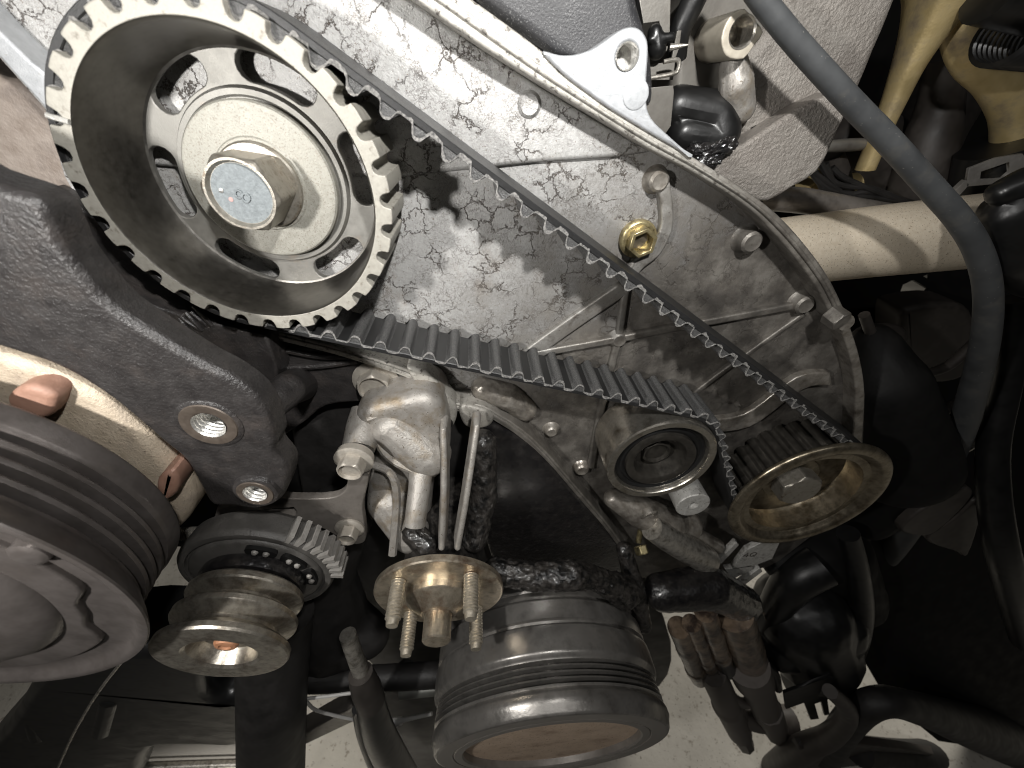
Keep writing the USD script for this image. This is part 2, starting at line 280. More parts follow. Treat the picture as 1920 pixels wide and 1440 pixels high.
def threadhole(o, z, r, depth, pitch, n=36):
    prof = [(0.0004, r * 1.12), (-.0006, r)]; k = int(depth / pitch)
    for q in range(k): prof += [(-(q + .2) * pitch - .0006, r), (-(q + .5) * pitch - .0006, r * 1.12), (-(q + .9) * pitch - .0006, r)]
    prof += [(prof[-1][0], 0)]
    return cyl(o, z, prof, n)

def pblob_at(c, w, r): return lathe(c, [(w - .001, r), (w, r), (w + r * .5, r * .7), (w + r * .65, 0)], 12)

# ---- prims ----
used = {}
def uniq(path):
    k = used.get(path); used[path] = 0 if k is None else k + 1
    return path if k is None else f'{path}_{k + 1:03d}'
class Thing:
    def __init__(s, name, label, cat, loc, group=None, kind=None):
        s.loc = np.asarray(loc, float); s.path = uniq('/World/' + name)
        x = UsdGeom.Xform.Define(stage, s.path); x.AddTranslateOp().Set(at(s.loc)); p = x.GetPrim()
        p.SetCustomDataByKey('label', label)
        if cat: p.SetCustomDataByKey('category', cat)
        if group: p.SetCustomDataByKey('group', group)
        if kind: p.SetCustomDataByKey('kind', kind)
    def add(s, name, mesh, m, smooth=35, under=None, label=None):
        path = uniq((under or s.path) + '/' + name); v, f = mesh
        usdkit.mesh(stage, path, ((np.asarray(v) - s.loc) @ TW.T, f), G[m], smooth)
        if label: stage.GetPrimAtPath(path).SetCustomDataByKey('label', label)
        return path
def one(name, label, cat, mesh, m, smooth=35, kind=None, group=None):
    path = uniq('/World/' + name); v, f = mesh
    usdkit.mesh(stage, path, (np.asarray(v) @ TW.T, f), G[m], smooth)
    p = stage.GetPrimAtPath(path); p.SetCustomDataByKey('label', label)
    if cat: p.SetCustomDataByKey('category', cat)
    if kind: p.SetCustomDataByKey('kind', kind)
    if group: p.SetCustomDataByKey('group', group)
    return path
W = np.array([0, 0, 1.])
def offs(line, d):
    """pixel line moved sideways by d"""
    p = np.asarray(line, float); t = np.gradient(p, axis=0); t /= np.linalg.norm(t, axis=1)[:, None]
    return p + np.c_[-t[:, 1], t[:, 0]] * d
def strip(a, b, w): return np.vstack([crom(uv(a, w), 5, False), crom(uv(b, w), 5, False)[::-1]])

# ============ the floor ============
one('floor', 'pale concrete floor seen through the gaps below the engine', None, (np.array([[-4, -1.1, 5], [5, -1.1, 5], [5, -1.1, -6], [-4, -1.1, -6.]]), np.array([[0, 1, 2], [0, 2, 3]])), 'concrete', False, kind='structure')

# ============ timing cover back plate ============
PW, RW = -.046, -.028
up_out = [(500, -250), (640, -160), (760, -85), (887, 0), (1017, 96), (1058, 137), (1142, 200), (1217, 246), (1308, 300), (1400, 358), (1460, 405), (1510, 460), (1550, 515), (1578, 570), (1590, 598)]
up_in = [(390, -250), (530, -160), (650, -85), (779, 0), (892, 79), (1017, 158), (1142, 233), (1217, 279), (1308, 328), (1400, 388), (1452, 438), (1496, 490), (1533, 543), (1556, 588), (1564, 604)]
lo_up = [(300, 575), (400, 596), (480, 614), (555, 632), (628, 650), (700, 672), (760, 692), (800, 714), (828, 745), (857, 757), (901, 760), (940, 780), (985, 810), (1029, 852), (1083, 915), (1138, 980), (1174, 1030), (1200, 1075)]
lo_dn = [(x, y) for x, y in offs(lo_up, 15)]
cover = Thing('timing_cover', 'large cast aluminium backing plate with cracked grey lacquer behind the toothed belt', 'engine cover', E(1000, 400, PW))
outline = np.vstack([crom(uv(up_out, PW), 5, False), uv([(1608, 660), (1622, 740), (1618, 840), (1580, 960), (1450, 1060), (1330, 1090)], PW), crom(uv(lo_dn, PW), 4, False)[::-1], uv([(200, 470), (120, 330), (84, 204), (0, 110), (-120, -10), (-200, -250)], PW)])
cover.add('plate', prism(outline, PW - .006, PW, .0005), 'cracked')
# the upper left of the plate stands a little proud above a ledge
led = np.vstack([uv([(360, -250), (640, -85), (779, 3), (892, 84), (1017, 165), (1142, 240), (1222, 284)], PW + .0035), uv([(1150, 296), (1000, 306), (860, 321), (745, 333), (600, 330), (400, 320), (150, 300), (84, 204), (0, 110), (-120, -10), (-200, -250)], PW + .0035)])
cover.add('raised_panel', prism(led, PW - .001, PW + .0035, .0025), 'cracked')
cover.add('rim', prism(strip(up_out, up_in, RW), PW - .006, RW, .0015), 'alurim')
mid = [(a[0] * .62 + b[0] * .38, a[1] * .62 + b[1] * .38) for a, b in zip(up_out, up_in)]
mid2 = [(a[0] * .35 + b[0] * .65, a[1] * .35 + b[1] * .65) for a, b in zip(up_out, up_in)]
cover.add('lower_lip', prism(strip([(1590, 600), (1612, 668), (1622, 740), (1616, 840)], [(1572, 606), (1594, 672), (1604, 740), (1598, 830)], RW - .004), PW - .006, RW - .004, .0012), 'aluoil')
cover.add('rim_bead', prism(strip(mid[:15], mid2[:15], RW), RW - .001, RW + .0016, .001), 'alurim')
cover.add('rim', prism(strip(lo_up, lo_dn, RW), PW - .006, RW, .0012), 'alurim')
cover.add('rim_bead', prism(strip(offs(lo_up, 4), offs(lo_up, 9), RW), RW - .001, RW + .0011, .0006), 'alurim')
cover.add('rim', prism(np.vstack([uv([(86, 206), (0, 110), (-120, -10), (-120, -60), (0, 60), (60, 118), (112, 160)], RW)]), PW - .006, RW, .0015), 'aluclean')
ear = [(1017, 97), (1050, 103), (1079, 102), (1112, 91), (1142, 71), (1168, 54), (1192, 51), (1209, 64), (1216, 90), (1213, 146), (1212, 187), (1222, 222), (1256, 256), (1300, 296), (1262, 274), (1215, 247), (1142, 202), (1100, 172), (1058, 140)]
eo = crom(uv(ear, RW + .002), 4); hc = E(1176, 106, RW + .002)
ep = cover.add('mounting_ear', prism(eo, RW - .010, RW + .002, .0012, [circle(hc, .0052, 36)]), 'aluclean', label='bright machined ear with one threaded hole')
cover.add('threaded_hole', threadhole(hc, W, .0047, .010, .0013), 'thread', under=ep)
cover.add('plug', cyl(E(1192, 177, RW + .002), W, [(-.001, .0062), (.0003, .0062), (.0006, .0056), (.0006, 0)]), 'aluclean', under=ep)
def rib(pts, width, h, m='aluplate', name='rib'):
    w = PW + h
    a = offs(pts, width / 2); b = offs(pts, -width / 2)
    cover.add(name, prism(strip(a, b, w), PW - .001, w, min(.0018, h * .7)), m)
rib([(985, 672), (1040, 632), (1100, 590), (1172, 541)], 26, .004)
rib([(1175, 540), (1168, 590), (1160, 640), (1140, 720), (1122, 800), (1108, 880)], 14, .004)
rib([(990, 668), (1070, 654), (1158, 638), (1260, 618), (1380, 596), (1500, 574)], 13, .0045)
rib([(1510, 590), (1450, 632), (1400, 668), (1350, 704), (1300, 742)], 8, .004)
rib([(1246, 345), (1252, 390), (1250, 430), (1230, 470), (1195, 500), (1172, 535)], 24, .0055)
rib([(1300, 800), (1400, 790), (1500, 720), (1560, 712)], 26, .006, 'aluoil')
def stub(x, y, r, h, m='aluplate', name='boss', dome=.0015):
    w = PW + h; o = E(x, y, w); rr = psize(r, x, y, w)
    return cover.add(name, lathe(o, [(PW - .001, rr * 1.5), (PW + .001, rr * 1.25), (PW + .003, rr * 1.05), (w - dome, rr), (w, rr - dome), (w - .0004, rr * .5), (w - .0004, 0)], 36), m)
stub(993, 196, 22, .0055, 'cracked'); stub(1238, 341, 19, .008, 'aluoil'); stub(1412, 456, 20, .010); stub(1512, 574, 18, .008)
stub(1035, 812, 12, .006, 'aluoil'); stub(1092, 884, 13, .006, 'aluoil'); stub(1162, 640, 15, .005)
wl = E(1556, 588, RW); cover.add('screw', hexprof(wl, (.3, -.2, 1), .010, .0075), 'aluplate'); cover.add('screw', hexprof(E(1576, 600, RW), W, .006, .006), 'aluoil')
bo = E(1196, 448, PW + .002)
fb = cover.add('cover_bolt', cyl(bo, W, [(-.002, .0118), (.001, .0118), (.0022, .0108), (.0026, .0096), (.0026, 0)]), 'gold', label='gold bolt with a hollow hexagon head')
hx = circle((bo[0], bo[1]), .0092, 6, .45); cover.add('bolt_head', prism(crom(hx, 1), PW + .004, PW + .012, .0006, [circle((bo[0], bo[1]), .0066, 6, .45)]), 'gold', under=fb)
cover.add('recess', cyl(E(1196, 448, PW + .007), W, [(0, .0066), (0, 0)], 6), 'brassy', under=fb)
bs = crom(uv([(762, 690), (800, 700), (832, 735), (856, 766), (852, 797), (832, 809), (810, 802), (797, 770), (780, 725)], RW + .004), 4)
cover.add('lug', prism(bs, RW - .012, RW + .004, .003), 'alurim'); cover.add('oily_tip', lathe(E(836, 793, RW + .004), [(RW, .006), (RW + .005, .0055), (RW + .0065, .003), (RW + .0065, 0)], 24), 'oilblack')
cover.add('lug', prism(crom(uv([(862, 762), (905, 768), (926, 782), (918, 800), (890, 806), (868, 796)], RW + .003), 4), RW - .012, RW + .003, .003), 'alurim')
# a glossy oily swelling and stains below the belt
cover.add('oily_swelling', pblob([[(905, 728, PW + .004, 22), (950, 742, PW + .004, 26), (985, 768, PW + .001, 22)]], edge=.002, noise=.0012, nsc=260), 'aluoil')

# ============ cam sprocket ============
C0 = np.array([-.1075, -.043]); NT = 30
cam_s = Thing('cam_sprocket', 'large toothed sprocket with six slots and a big hex bolt at upper left', 'sprocket', (C0[0], C0[1], -.02))
pts = []
for k in range(NT):
    a0 = math.radians(.5 + 12 * k)          # centre of a gap
    for da, r in ((-3.3, .0680), (-2.9, .0675), (-2.7, .0662), (-2.3, .0645), (-1.4, .0633), (0, .0629), (1.4, .0633), (2.3, .0645), (2.7, .0662), (2.9, .0675), (3.3, .0680), (6, .0681)):
        a = a0 + math.radians(da); pts.append((C0[0] + r * math.cos(a), C0[1] + r * math.sin(a)))
cam_s.add('toothed_rim', prism(np.array(pts), -.037, 0, .0006, [circle(C0, .0600, 120)]), 'rimface')
cam_s.add('rim_wall', lathe(C0, [(0.0002, .0601), (-.0006, .0596), (-.004, .0590), (-.020, .0578), (-.028, .0566), (-.032, .0545), (-.0325, .0535)], 144), 'cupwall')
slots = []
for ang, half in ((125, 11), (69, 13), (9.5, 13), (-55, 13), (-120, 13), (-177, 12.5)):
    r0, r1 = .0424, .0546; rm, hr = (r0 + r1) / 2, (r1 - r0) / 2; s = []
    for t in np.linspace(-half, half, 12): s.append((r1, ang + t))
    q = [(rm * math.cos(math.radians(x)), rm * math.sin(math.radians(x))) for x in (ang + half, ang - half)]
    lp = [(C0[0] + r * math.cos(math.radians(x)), C0[1] + r * math.sin(math.radians(x))) for r, x in s]
    e = math.radians(ang + half); lp += [(C0[0] + q[0][0] + hr * math.cos(e + b), C0[1] + q[0][1] + hr * math.sin(e + b)) for b in np.linspace(.3, math.pi - .3, 7)]
    lp += [(C0[0] + r0 * math.cos(math.radians(ang + t)), C0[1] + r0 * math.sin(math.radians(ang + t))) for t in np.linspace(half, -half, 12)]
    e = math.radians(ang - half); lp += [(C0[0] + q[1][0] + hr * math.cos(e + b), C0[1] + q[1][1] + hr * math.sin(e + b)) for b in np.linspace(math.pi + .3, 2 * math.pi - .3, 7)]
    slots.append(np.array(lp))
cam_s.add('web', prism(circle(C0, .0570, 144), -.0365, -.0325, .0007, slots + [circle(C0, .030, 60)]), 'web')
cam_s.add('hub', lathe(C0, [(-.036, .0408), (-.0325, .0408), (-.0312, .0402), (-.0300, .0395), (-.0300, .0372), (-.0308, .0362), (-.0308, .02)], 120), 'web')
wp = cam_s.add('washer', lathe(C0, [(-.0305, .0358), (-.0262, .0358), (-.0252, .0350), (-.0250, .0338), (-.0248, .0215), (-.0242, .0208), (-.0242, .005)], 120), 'zinc')
bh = cam_s.add('bolt', lathe(C0, [(-.0245, .0198), (-.0222, .0196), (-.0214, .0188), (-.0212, .010)], 96), 'bolt')
cam_s.add('head', hexprof((C0[0], C0[1], -.0214), W, .0196, .0176, .0012, math.radians(-54), 96, .0022), 'bolt', 25, under=bh)
cam_s.add('stamped_face', cyl((C0[0], C0[1], -.0040), W, [(0, .0129), (.0002, .0100), (.0003, 0)], 48), 'boltface', under=bh)
def text(s, h, d, o, ang, w):
    t = meshkit.text_mesh(s, h, d); v = np.array(t.vertices); v[:, :2] -= (v[:, :2].max(0) + v[:, :2].min(0)) / 2
    c, q = math.cos(ang), math.sin(ang); v2 = v.copy(); v2[:, 0] = c * v[:, 0] - q * v[:, 1] + o[0]; v2[:, 1] = q * v[:, 0] + c * v[:, 1] + o[1]; v2[:, 2] += w
    return v2, np.array(t.faces)
cam_s.add('stamped_eight', text('8', .0066, .0008, E(455, 367, -.0037)[:2], math.radians(62), -.0039), 'boltface', under=bh)
cam_s.add('stamped_dot', cyl(E(415, 357, -.0038), W, [(-.001, .0012), (.0004, .001), (.0006, .0004), (.0006, 0)], 20), 'thread', under=bh)
cam_s.add('paint_dab', cyl(E(433, 374, -.0037), W, [(-.0002, .0011), (.0001, .0009), (.00015, 0)], 18), 'red', under=bh)
cam_s.add('timing_mark', tube([E(88, 216, .0003), E(131, 229, .0003)], .0011, 8, 1), 'alu')

# ============ idler, injection pump sprocket ============
I0 = np.array([.149, -.228]); J0 = np.array([.3063, -.2828])
idl = Thing('idler_pulley', 'smooth polished steel idler roller with a bearing face below the belt', 'idler pulley', (I0[0], I0[1], -.02))
idl.add('roller', lathe(I0, [(-.040, .038), (-.040, .0437), (-.039, .0443), (-.0015, .0443), (-.0003, .0440), (.0006, .0428), (.0006, .0385), (-.0006, .0375), (-.004, .0368)], 120), 'chrome')
idl.add('bearing_seal', lathe(I0, [(-.004, .0369), (-.0032, .0350), (-.0045, .0330), (-.0035, .0310), (-.0045, .0285)], 96), 'deepblack')
idl.add('inner_race', lathe(I0, [(-.005, .0286), (-.0015, .0283), (-.0010, .0270), (-.0016, .0232), (-.0030, .0215), (-.0150, .0185), (-.0155, .010)], 96), 'drum')
ib = idl.add('idler_bolt', hexprof((I0[0], I0[1], -.0156), W, .006, .0125, rot=.4, recess=.003), 'drum')
inj = Thing('pump_sprocket', 'gold stained toothed drum with wide dished flange at the right end of the belt', 'sprocket', (J0[0], J0[1], -.02))
NJ = 29; pts = []
for k in range(NJ):
    a0 = 2 * math.pi * k / NJ; hp = math.pi / NJ
    for da, r in ((-.62, .0612), (-.45, .0598), (-.28, .0575), (0, .0571), (.28, .0575), (.45, .0598), (.62, .0612), (1, .0614)):
        a = a0 + da * hp; pts.append((J0[0] + r * math.cos(a), J0[1] + r * math.sin(a)))
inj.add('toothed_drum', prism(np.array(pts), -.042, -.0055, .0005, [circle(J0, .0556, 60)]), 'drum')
inj.add('flange', lathe(J0, [(-.0040, .0505), (-.0028, .0712), (-.0020, .0717), (-.0006, .0717), (.0008, .0710), (.0022, .0692), (.0027, .0660), (.0022, .0630), (.0012, .0612), (-.0004, .0600), (-.0026, .0580), (-.0042, .0562), (-.006, .0555), (-.022, .0545), (-.0270, .0520)], 120), 'brassy')
inj.add('dish', prism(circle(J0, .0535, 90), -.032, -.0265, .0004, [circle(J0 + .036 * np.array([math.cos(a), math.sin(a)]), .0085, 26) for a in (math.radians(200), math.radians(62), math.radians(130))]), 'brassy')
for a in (200, 62): inj.add('web_bolt', cyl((*(J0 + .036 * np.array([math.cos(math.radians(a)), math.sin(math.radians(a))])), -.030), W, [(-.006, .0062), (.004, .0062), (.0052, .005), (.0052, 0)], 24), 'gold')
inj.add('centre_nut', hexprof((J0[0], J0[1], -.0265), W, .018, .0205, .001, .3), 'bolt', 25)
inj.add('nut_washer', lathe(J0, [(-.0266, .027), (-.0240, .027), (-.0236, .026), (-.0236, .01)], 60), 'brassy')

# ============ timing belt ============
belt = Thing('timing_belt', 'worn black rubber timing belt with frayed teeth running round the sprockets', 'belt', (.05, -.1, -.02))
def tang(c1, r1, c2, r2, s1, s2):
    """tangent points of two circles; s = +1: circle lies to the left of the direction of travel"""
    d = c2 - c1; L = np.linalg.norm(d); d = d / L; n = np.array([-d[1], d[0]])
    k = (s1 * r1 - s2 * r2) / L; m = n * math.sqrt(1 - k * k) + d * 0
    # line normal N (to the left): c1 is at distance s1*r1 to the left
    N = n * math.sqrt(1 - k * k) + d * (-k) * -1 * -1
    best = None
    for sg in (1, -1):
        N = n * math.sqrt(max(0, 1 - k * k)) + d * sg * k
        p, q = c1 - s1 * r1 * N, c2 - s2 * r2 * N
        e = abs((q - p) @ N)
        if best is None or e < best[0]: best = (e, p, q)
    return best[1], best[2]
RC, RI, RJ = .0700, .0462, .0632        # middle of the band
# travel: cam -> (below) -> idler (right of travel... on the back side) -> under pump sprocket -> back over the top
p1, p2 = tang(C0, RC, I0, RI, 1, -1)
p3, p4 = tang(I0, RI, J0, RJ, -1, 1)
p5, p6 = tang(J0, RJ, C0, RC, 1, 1)
def arc(c, r, a, b, ccw, n):
    t0, t1 = math.atan2(*(a - c)[::-1]), math.atan2(*(b - c)[::-1])
    if ccw:
        while t1 < t0: t1 += 2 * math.pi
    else:
        while t1 > t0: t1 -= 2 * math.pi
    return [c + r * np.array([math.cos(t), math.sin(t)]) for t in np.linspace(t0, t1, n)]
path = arc(C0, RC, p6, p1, True, 90) + arc(I0, RI, p2, p3, False, 30) + arc(J0, RJ, p4, p5, True, 60)
path = np.array(path); seg = np.linalg.norm(np.roll(path, -1, 0) - path, axis=1); S = np.r_[0, np.cumsum(seg)]; LEN = S[-1]
loop = np.vstack([path, path[:1]])
def onpath(s): s = np.mod(s, LEN); return np.c_[np.interp(s, S, loop[:, 0]), np.interp(s, S, loop[:, 1])]
def frameat(s):
    p = onpath(s); t = onpath(np.asarray(s) + .0004) - onpath(np.asarray(s) - .0004); t /= np.linalg.norm(t, axis=1)[:, None]
    return p, t, np.c_[-t[:, 1], t[:, 0]]
ss = np.arange(0, LEN, .0018); P, T, N = frameat(ss)
BW0, BW1 = -.041, -.0045
V, F = [], []; sec = [(-.0016, BW0), (.0016, BW0), (.0016, BW1 - .0004), (.0012, BW1), (-.0012, BW1), (-.0016, BW1 - .0004)]
for q, w in sec: V.append(np.c_[P + N * q, np.full(len(P), w)])
V = np.stack(V, 1).reshape(-1, 3); n = len(P); k = len(sec); i = np.arange(n)[:, None]; j = (i + 1) % n; c = np.arange(k)[None]; d = (c + 1) % k
F = np.vstack([np.stack([i * k + c, i * k + d, j * k + d], -1).reshape(-1, 3), np.stack([i * k + c, j * k + d, j * k + c], -1).reshape(-1, 3)])
belt.add('band', (V, F), 'rubber', 40)
arc0 = math.atan2(*(p6 - C0)[::-1]); gap0 = math.radians(.5)
s_gap = ((gap0 - arc0) % (2 * math.pi)) * RC          # path length at one gap of the cam sprocket
PITCH = RC * math.radians(12); nteeth = int(round(LEN / PITCH)); pit = LEN / nteeth
prof = [(-.0052, .0012), (-.0037, .0022), (-.0031, .0040), (-.0025, .0055), (-.0013, .0065), (0, .0068), (.0013, .0065), (.0025, .0055), (.0031, .0040), (.0037, .0022), (.0052, .0012)]
for kk in range(nteeth):
    s = s_gap + PITCH * kk if kk * PITCH < LEN else None
    p, t, nn = (x[0] for x in frameat(np.array([s_gap + pit * kk])))
    jit = rng.normal(0, .00025, len(prof)); e = .0012 * rng.random()
    a = np.array([p + t * x + nn * (y + (jj if 0 < q < 10 else 0)) for q, ((x, y), jj) in enumerate(zip(prof, jit))])
    b = np.array([p + t * x + nn * y for x, y in prof])
    m = len(prof); rows = [np.c_[b, np.full(m, BW0)], np.c_[b, np.full(m, BW1 - .006)], np.c_[a, BW1 - .0003 - e * rng.random(m)]]
    V = np.vstack(rows); i = np.arange(m - 1); F = [np.c_[r * m + i, r * m + i + 1, r * m + m + i + 1] for r in (0, 1)] + [np.c_[r * m + i, r * m + m + i + 1, r * m + m + i] for r in (0, 1)]
    F += [np.c_[np.full(m - 2, r * m), r * m + np.arange(1, m - 1), r * m + np.arange(2, m)] for r in (0, 2)]
    belt.add('tooth', (V, np.vstack(F)), 'tooth', 50)
# pale frayed cord along the front of the tooth side
fs = np.arange(0, LEN, .0012); P, T, N = frameat(fs)
ph = ((fs - s_gap + pit / 2) % pit) - pit / 2
h = np.interp(np.abs(ph), [0, .0013, .0025, .0031, .0035, .0044, .008], [.0068, .0065, .0055, .0040, .0022, .0014, .0014])
rag = meshkit.noise(np.c_[fs * 300, fs * 0, fs * 0], 3) * .0014 + rng.random(len(fs)) * .0005
Vf = np.stack([np.c_[P + N * (h - .0002)[:, None], np.full(len(fs), BW1 - .0012)], np.c_[P + N * (h + .0002)[:, None], BW1 + .0002 + 0 * h],
               np.c_[P + N * (h - .0003 - rag)[:, None], BW1 + .0003 + 0 * h]], 1).reshape(-1, 3)
n = len(fs); i = np.arange(n)[:, None]; j = (i + 1) % n; c = np.arange(2)[None]
belt.add('frayed_edge', (Vf, np.vstack([np.stack([i * 3 + c, i * 3 + c + 1, j * 3 + c + 1], -1).reshape(-1, 3), np.stack([i * 3 + c, j * 3 + c + 1, j * 3 + c], -1).reshape(-1, 3)])), 'fray', False)


# ============ tensioner below the idler ============
ten = Thing('tensioner', 'oily cast tensioner with a hollow spool and plunger below the idler roller', 'tensioner', E(1280, 980, -.02))
sp = E(1300, 948, -.006)
ten.add('spool', lathe(sp, [(-.045, .0125), (-.030, .0155), (-.0068, .0160), (-.006, .0152), (-.006, .0050), (-.016, .0048), (-.016, 0)], 48), 'alu')
ten.add('arm', pblob([[(1150, 935, -.03, 18), (1200, 960, -.024, 30), (1250, 985, -.02, 34)], [(1250, 985, -.024, 26), (1290, 985, -.026, 26)]], edge=.003, noise=.0006, nsc=200), 'aluoil')
ten.add('plunger', ptube([(1222, 990, -.006, 22), (1255, 1010, -.005, 25), (1322, 1049, -.004, 25), (1324, 1050, -.004, 19)], 24), 'steel')
ten.add('plunger_rod', ptube([(1300, 1000, -.02, 14), (1345, 1025, -.018, 14)], 16), 'aluoil')
yb = E(1200, 1024, -.01)
ten.add('yellow_bolt', join(hexprof(yb, (.25, -.6, 1), .008, .0072), cyl(yb + np.array([0, .004, -.006]), (.1, .8, -.4), [(-.004, .003), (.012, .003)], 14)), 'gold', label='small yellow hexagon bolt')
ten.add('bolt_hole', cyl(E(1218, 966, -.011), (.2, -.3, 1), [(-.001, .0085), (.001, .0085), (.001, .006), (-.006, .0055), (-.006, 0)], 28), 'aluoil')
scale = Thing('timing_scale', 'oily pump flange plate stamped 4Q beneath the gold drum', 'scale plate', E(1400, 1040, -.03))
for n_, q in (('plate', [(1372, 1068), (1400, 1032), (1440, 1012), (1462, 1018), (1448, 1048), (1412, 1062)]), ('tick', [(1346, 1052), (1380, 1018), (1386, 1022), (1352, 1058)]), ('lower_plate', [(1360, 1068), (1410, 1060), (1412, 1068), (1374, 1086)]), ('spoke', [(1378, 1100), (1424, 1066), (1430, 1072), (1382, 1108)])):
    scale.add(n_, prism(uv(q, -.012), -.018, -.012, .0006), 'alu')
scale.add('stamped_marks', text('4Q', .0085, .0003, E(1406, 1040, -.012)[:2], math.radians(4), -.0119), 'mark')

# ============ black block front behind the pump ============
blk = Thing('engine_block_front', 'oil soaked black engine front below the timing cover, with a wet crusty ledge', 'engine block', E(1000, 950, -.03))
blk.add('front_wall', prism(crom(uv([(560, 640), (800, 720), (900, 770), (1010, 830), (1110, 960), (1180, 1050), (1230, 1120), (1260, 1240), (1200, 1300), (900, 1300), (700, 1250), (620, 1100), (560, 900)], -.05), 3), -.12, -.05, .004), 'dark')
blk.add('oily_panel', prism(crom(uv([(880, 800), (960, 815), (1020, 860), (1090, 940), (1150, 1010), (1180, 1060), (1120, 1090), (1000, 1080), (930, 1060), (900, 960)], -.026), 4), -.05, -.026, .004), 'oilblack')
led = []
blk.add('crusty_ledge', pblob([[(930, 1070, .034, 24), (1000, 1082, .040, 26)], [(1000, 1082, .040, 26), (1070, 1078, .040, 28)], [(1070, 1078, .040, 28), (1110, 1080, .034, 20)], [(1110, 1080, .034, 20), (1170, 1110, .03, 30)]], edge=.0018, smooth=4, noise=.0022, nsc=300), 'grime')
blk.add('oily_edge', pblob([[(1170, 1030, .0, 14), (1190, 1100, .02, 18)], [(1190, 1100, .02, 18), (1205, 1170, .03, 16)]], edge=.002, smooth=4, noise=.0014, nsc=300), 'grime')

# ============ water pump ============
PC = np.array([-.0284, -.3233])
wp_ = Thing('water_pump', 'cast water pump with a round four stud hub in the middle', 'water pump', (PC[0], PC[1], .02))
wp_.add('body', prism(crom(uv([(662, 800), (672, 772), (710, 758), (795, 746), (835, 780), (842, 860), (815, 900), (800, 1010), (764, 1046), (742, 1030), (736, 985), (690, 982), (684, 950), (692, 896), (704, 850), (690, 830)], -.004), 4), -.045, -.004, .010, steps=6), 'pump')
wp_.add('body', pblob([[(735, 800, -.010, 40), (800, 850, -.004, 46)], [(730, 940, -.006, 40), (770, 1000, .010, 36)]], edge=.003, smooth=10, noise=.0005, nsc=180), 'pump')
wp_.add('neck', lathe(PC, [(-.045, .031), (-.02, .0305), (.0, .0305), (.02, .0315), (.034, .0335), (.0382, .0345), (.0384, .02)], 72), 'grime')
wp_.add('oily_skin', pblob([[(905, 830, -.014, 26), (905, 930, .004, 26)], [(905, 930, .004, 26), (890, 1010, .022, 24)], [(775, 1000, .018, 22), (800, 1022, .026, 22)]], edge=.002, smooth=5, noise=.0016, nsc=380), 'grime')
def wall(pts, r, depth):
    ps = [(E(x, y, w), psize(r, x, y, w)) for x, y, w in pts]; out = []
    for (p, a), (q, b) in zip(ps, ps[1:]):
        out.append(m3.Manifold.batch_hull([m3.Manifold.sphere(rr_, 10).translate([float(t) for t in o]) for o, rr_ in ((p, a), (q, b), (p - W * depth, a * 1.5), (q - W * depth, b * 1.5))]))
    m = m3.Manifold.batch_boolean(out, m3.OpType.Add).to_mesh(); return np.array(m.vert_properties[:, :3]), np.array(m.tri_verts)
def fin(p, r): return ptube([(x, y, w, r) for x, y, w in p], 8, 4)
wp_.add('rib', wall([(831, 806, .002), (833, 870, .014), (832, 950, .028), (828, 1026, .040)], 6, .012), 'pump'); wp_.add('rib', wall([(894, 800, .0), (884, 870, .014), (872, 950, .028), (858, 1026, .040)], 6, .012), 'pump')
wp_.add('casting_edge', fin([(676, 772, -.012), (720, 790, -.008), (712, 830, -.002), (738, 862, .004), (775, 880, .008)], 9), 'pump')
wp_.add('casting_edge', fin([(690, 785, -.006), (740, 766, -.008), (795, 752, -.008)], 8), 'pump')
wp_.add('casting_edge', fin([(702, 872, -.004), (735, 890, .002), (744, 940, .008), (736, 1040, .03)], 8), 'pump')
wp_.add('mounting_boss', ptube([(690, 772, -.02, 30), (682, 800, -.01, 31), (672, 842, .006, 30)], 24), 'pump')
tp = wp_.add('spigot', ptube([(792, 850, -.002, 24), (788, 890, .012, 21), (782, 950, .026, 20), (778, 986, .034, 20)], 24, cap := 6) if False else tube([E(792, 850, -.004), E(788, 900, .012), E(782, 950, .026), E(778, 984, .034)], [psize(r, x, y, w) for r, x, y, w in ((25, 792, 850, -.004), (21, 788, 900, .012), (20, 782, 950, .026), (20, 778, 984, .034))], 24, 6, False), 'pump')
e0, e1 = E(778, 984, .034), E(782, 950, .026); rr = psize(20, 778, 984, .034); dz = (e0 - e1) / np.linalg.norm(e0 - e1)
wp_.add('spigot_mouth', cyl(e0, dz, [(-.0002, rr), (.0006, rr * .97), (.0006, rr * .70), (-.012, rr * .68), (-.012, 0)], 32), 'pump', under=tp)
hb = wp_.add('hub_flange', lathe(PC, [(.0385, .018), (.0440, .0500), (.0448, .0512), (.0490, .0512), (.0500, .0502), (.0502, .0490), (.0500, .0240)], 120), 'flange')
wp_.add('hub_boss', lathe(PC, [(.0500, .0262), (.0550, .0260), (.0562, .0248), (.0565, .0236), (.0640, .0140), (.0648, .0122), (.0650, .0108)], 96), 'flange', under=hb)
wp_.add('shaft', lathe(PC, [(.064, .0105), (.0825, .0105), (.0836, .0094), (.0836, 0)], 48), 'flange', under=hb)
for k in range(4):
    a = math.radians(49 + 90 * k); wp_.add('stud', screw((PC[0] + .0385 * math.cos(a), PC[1] + .0385 * math.sin(a), .050), W, .0056, .0285, .0023, 24, .2), 'stud')

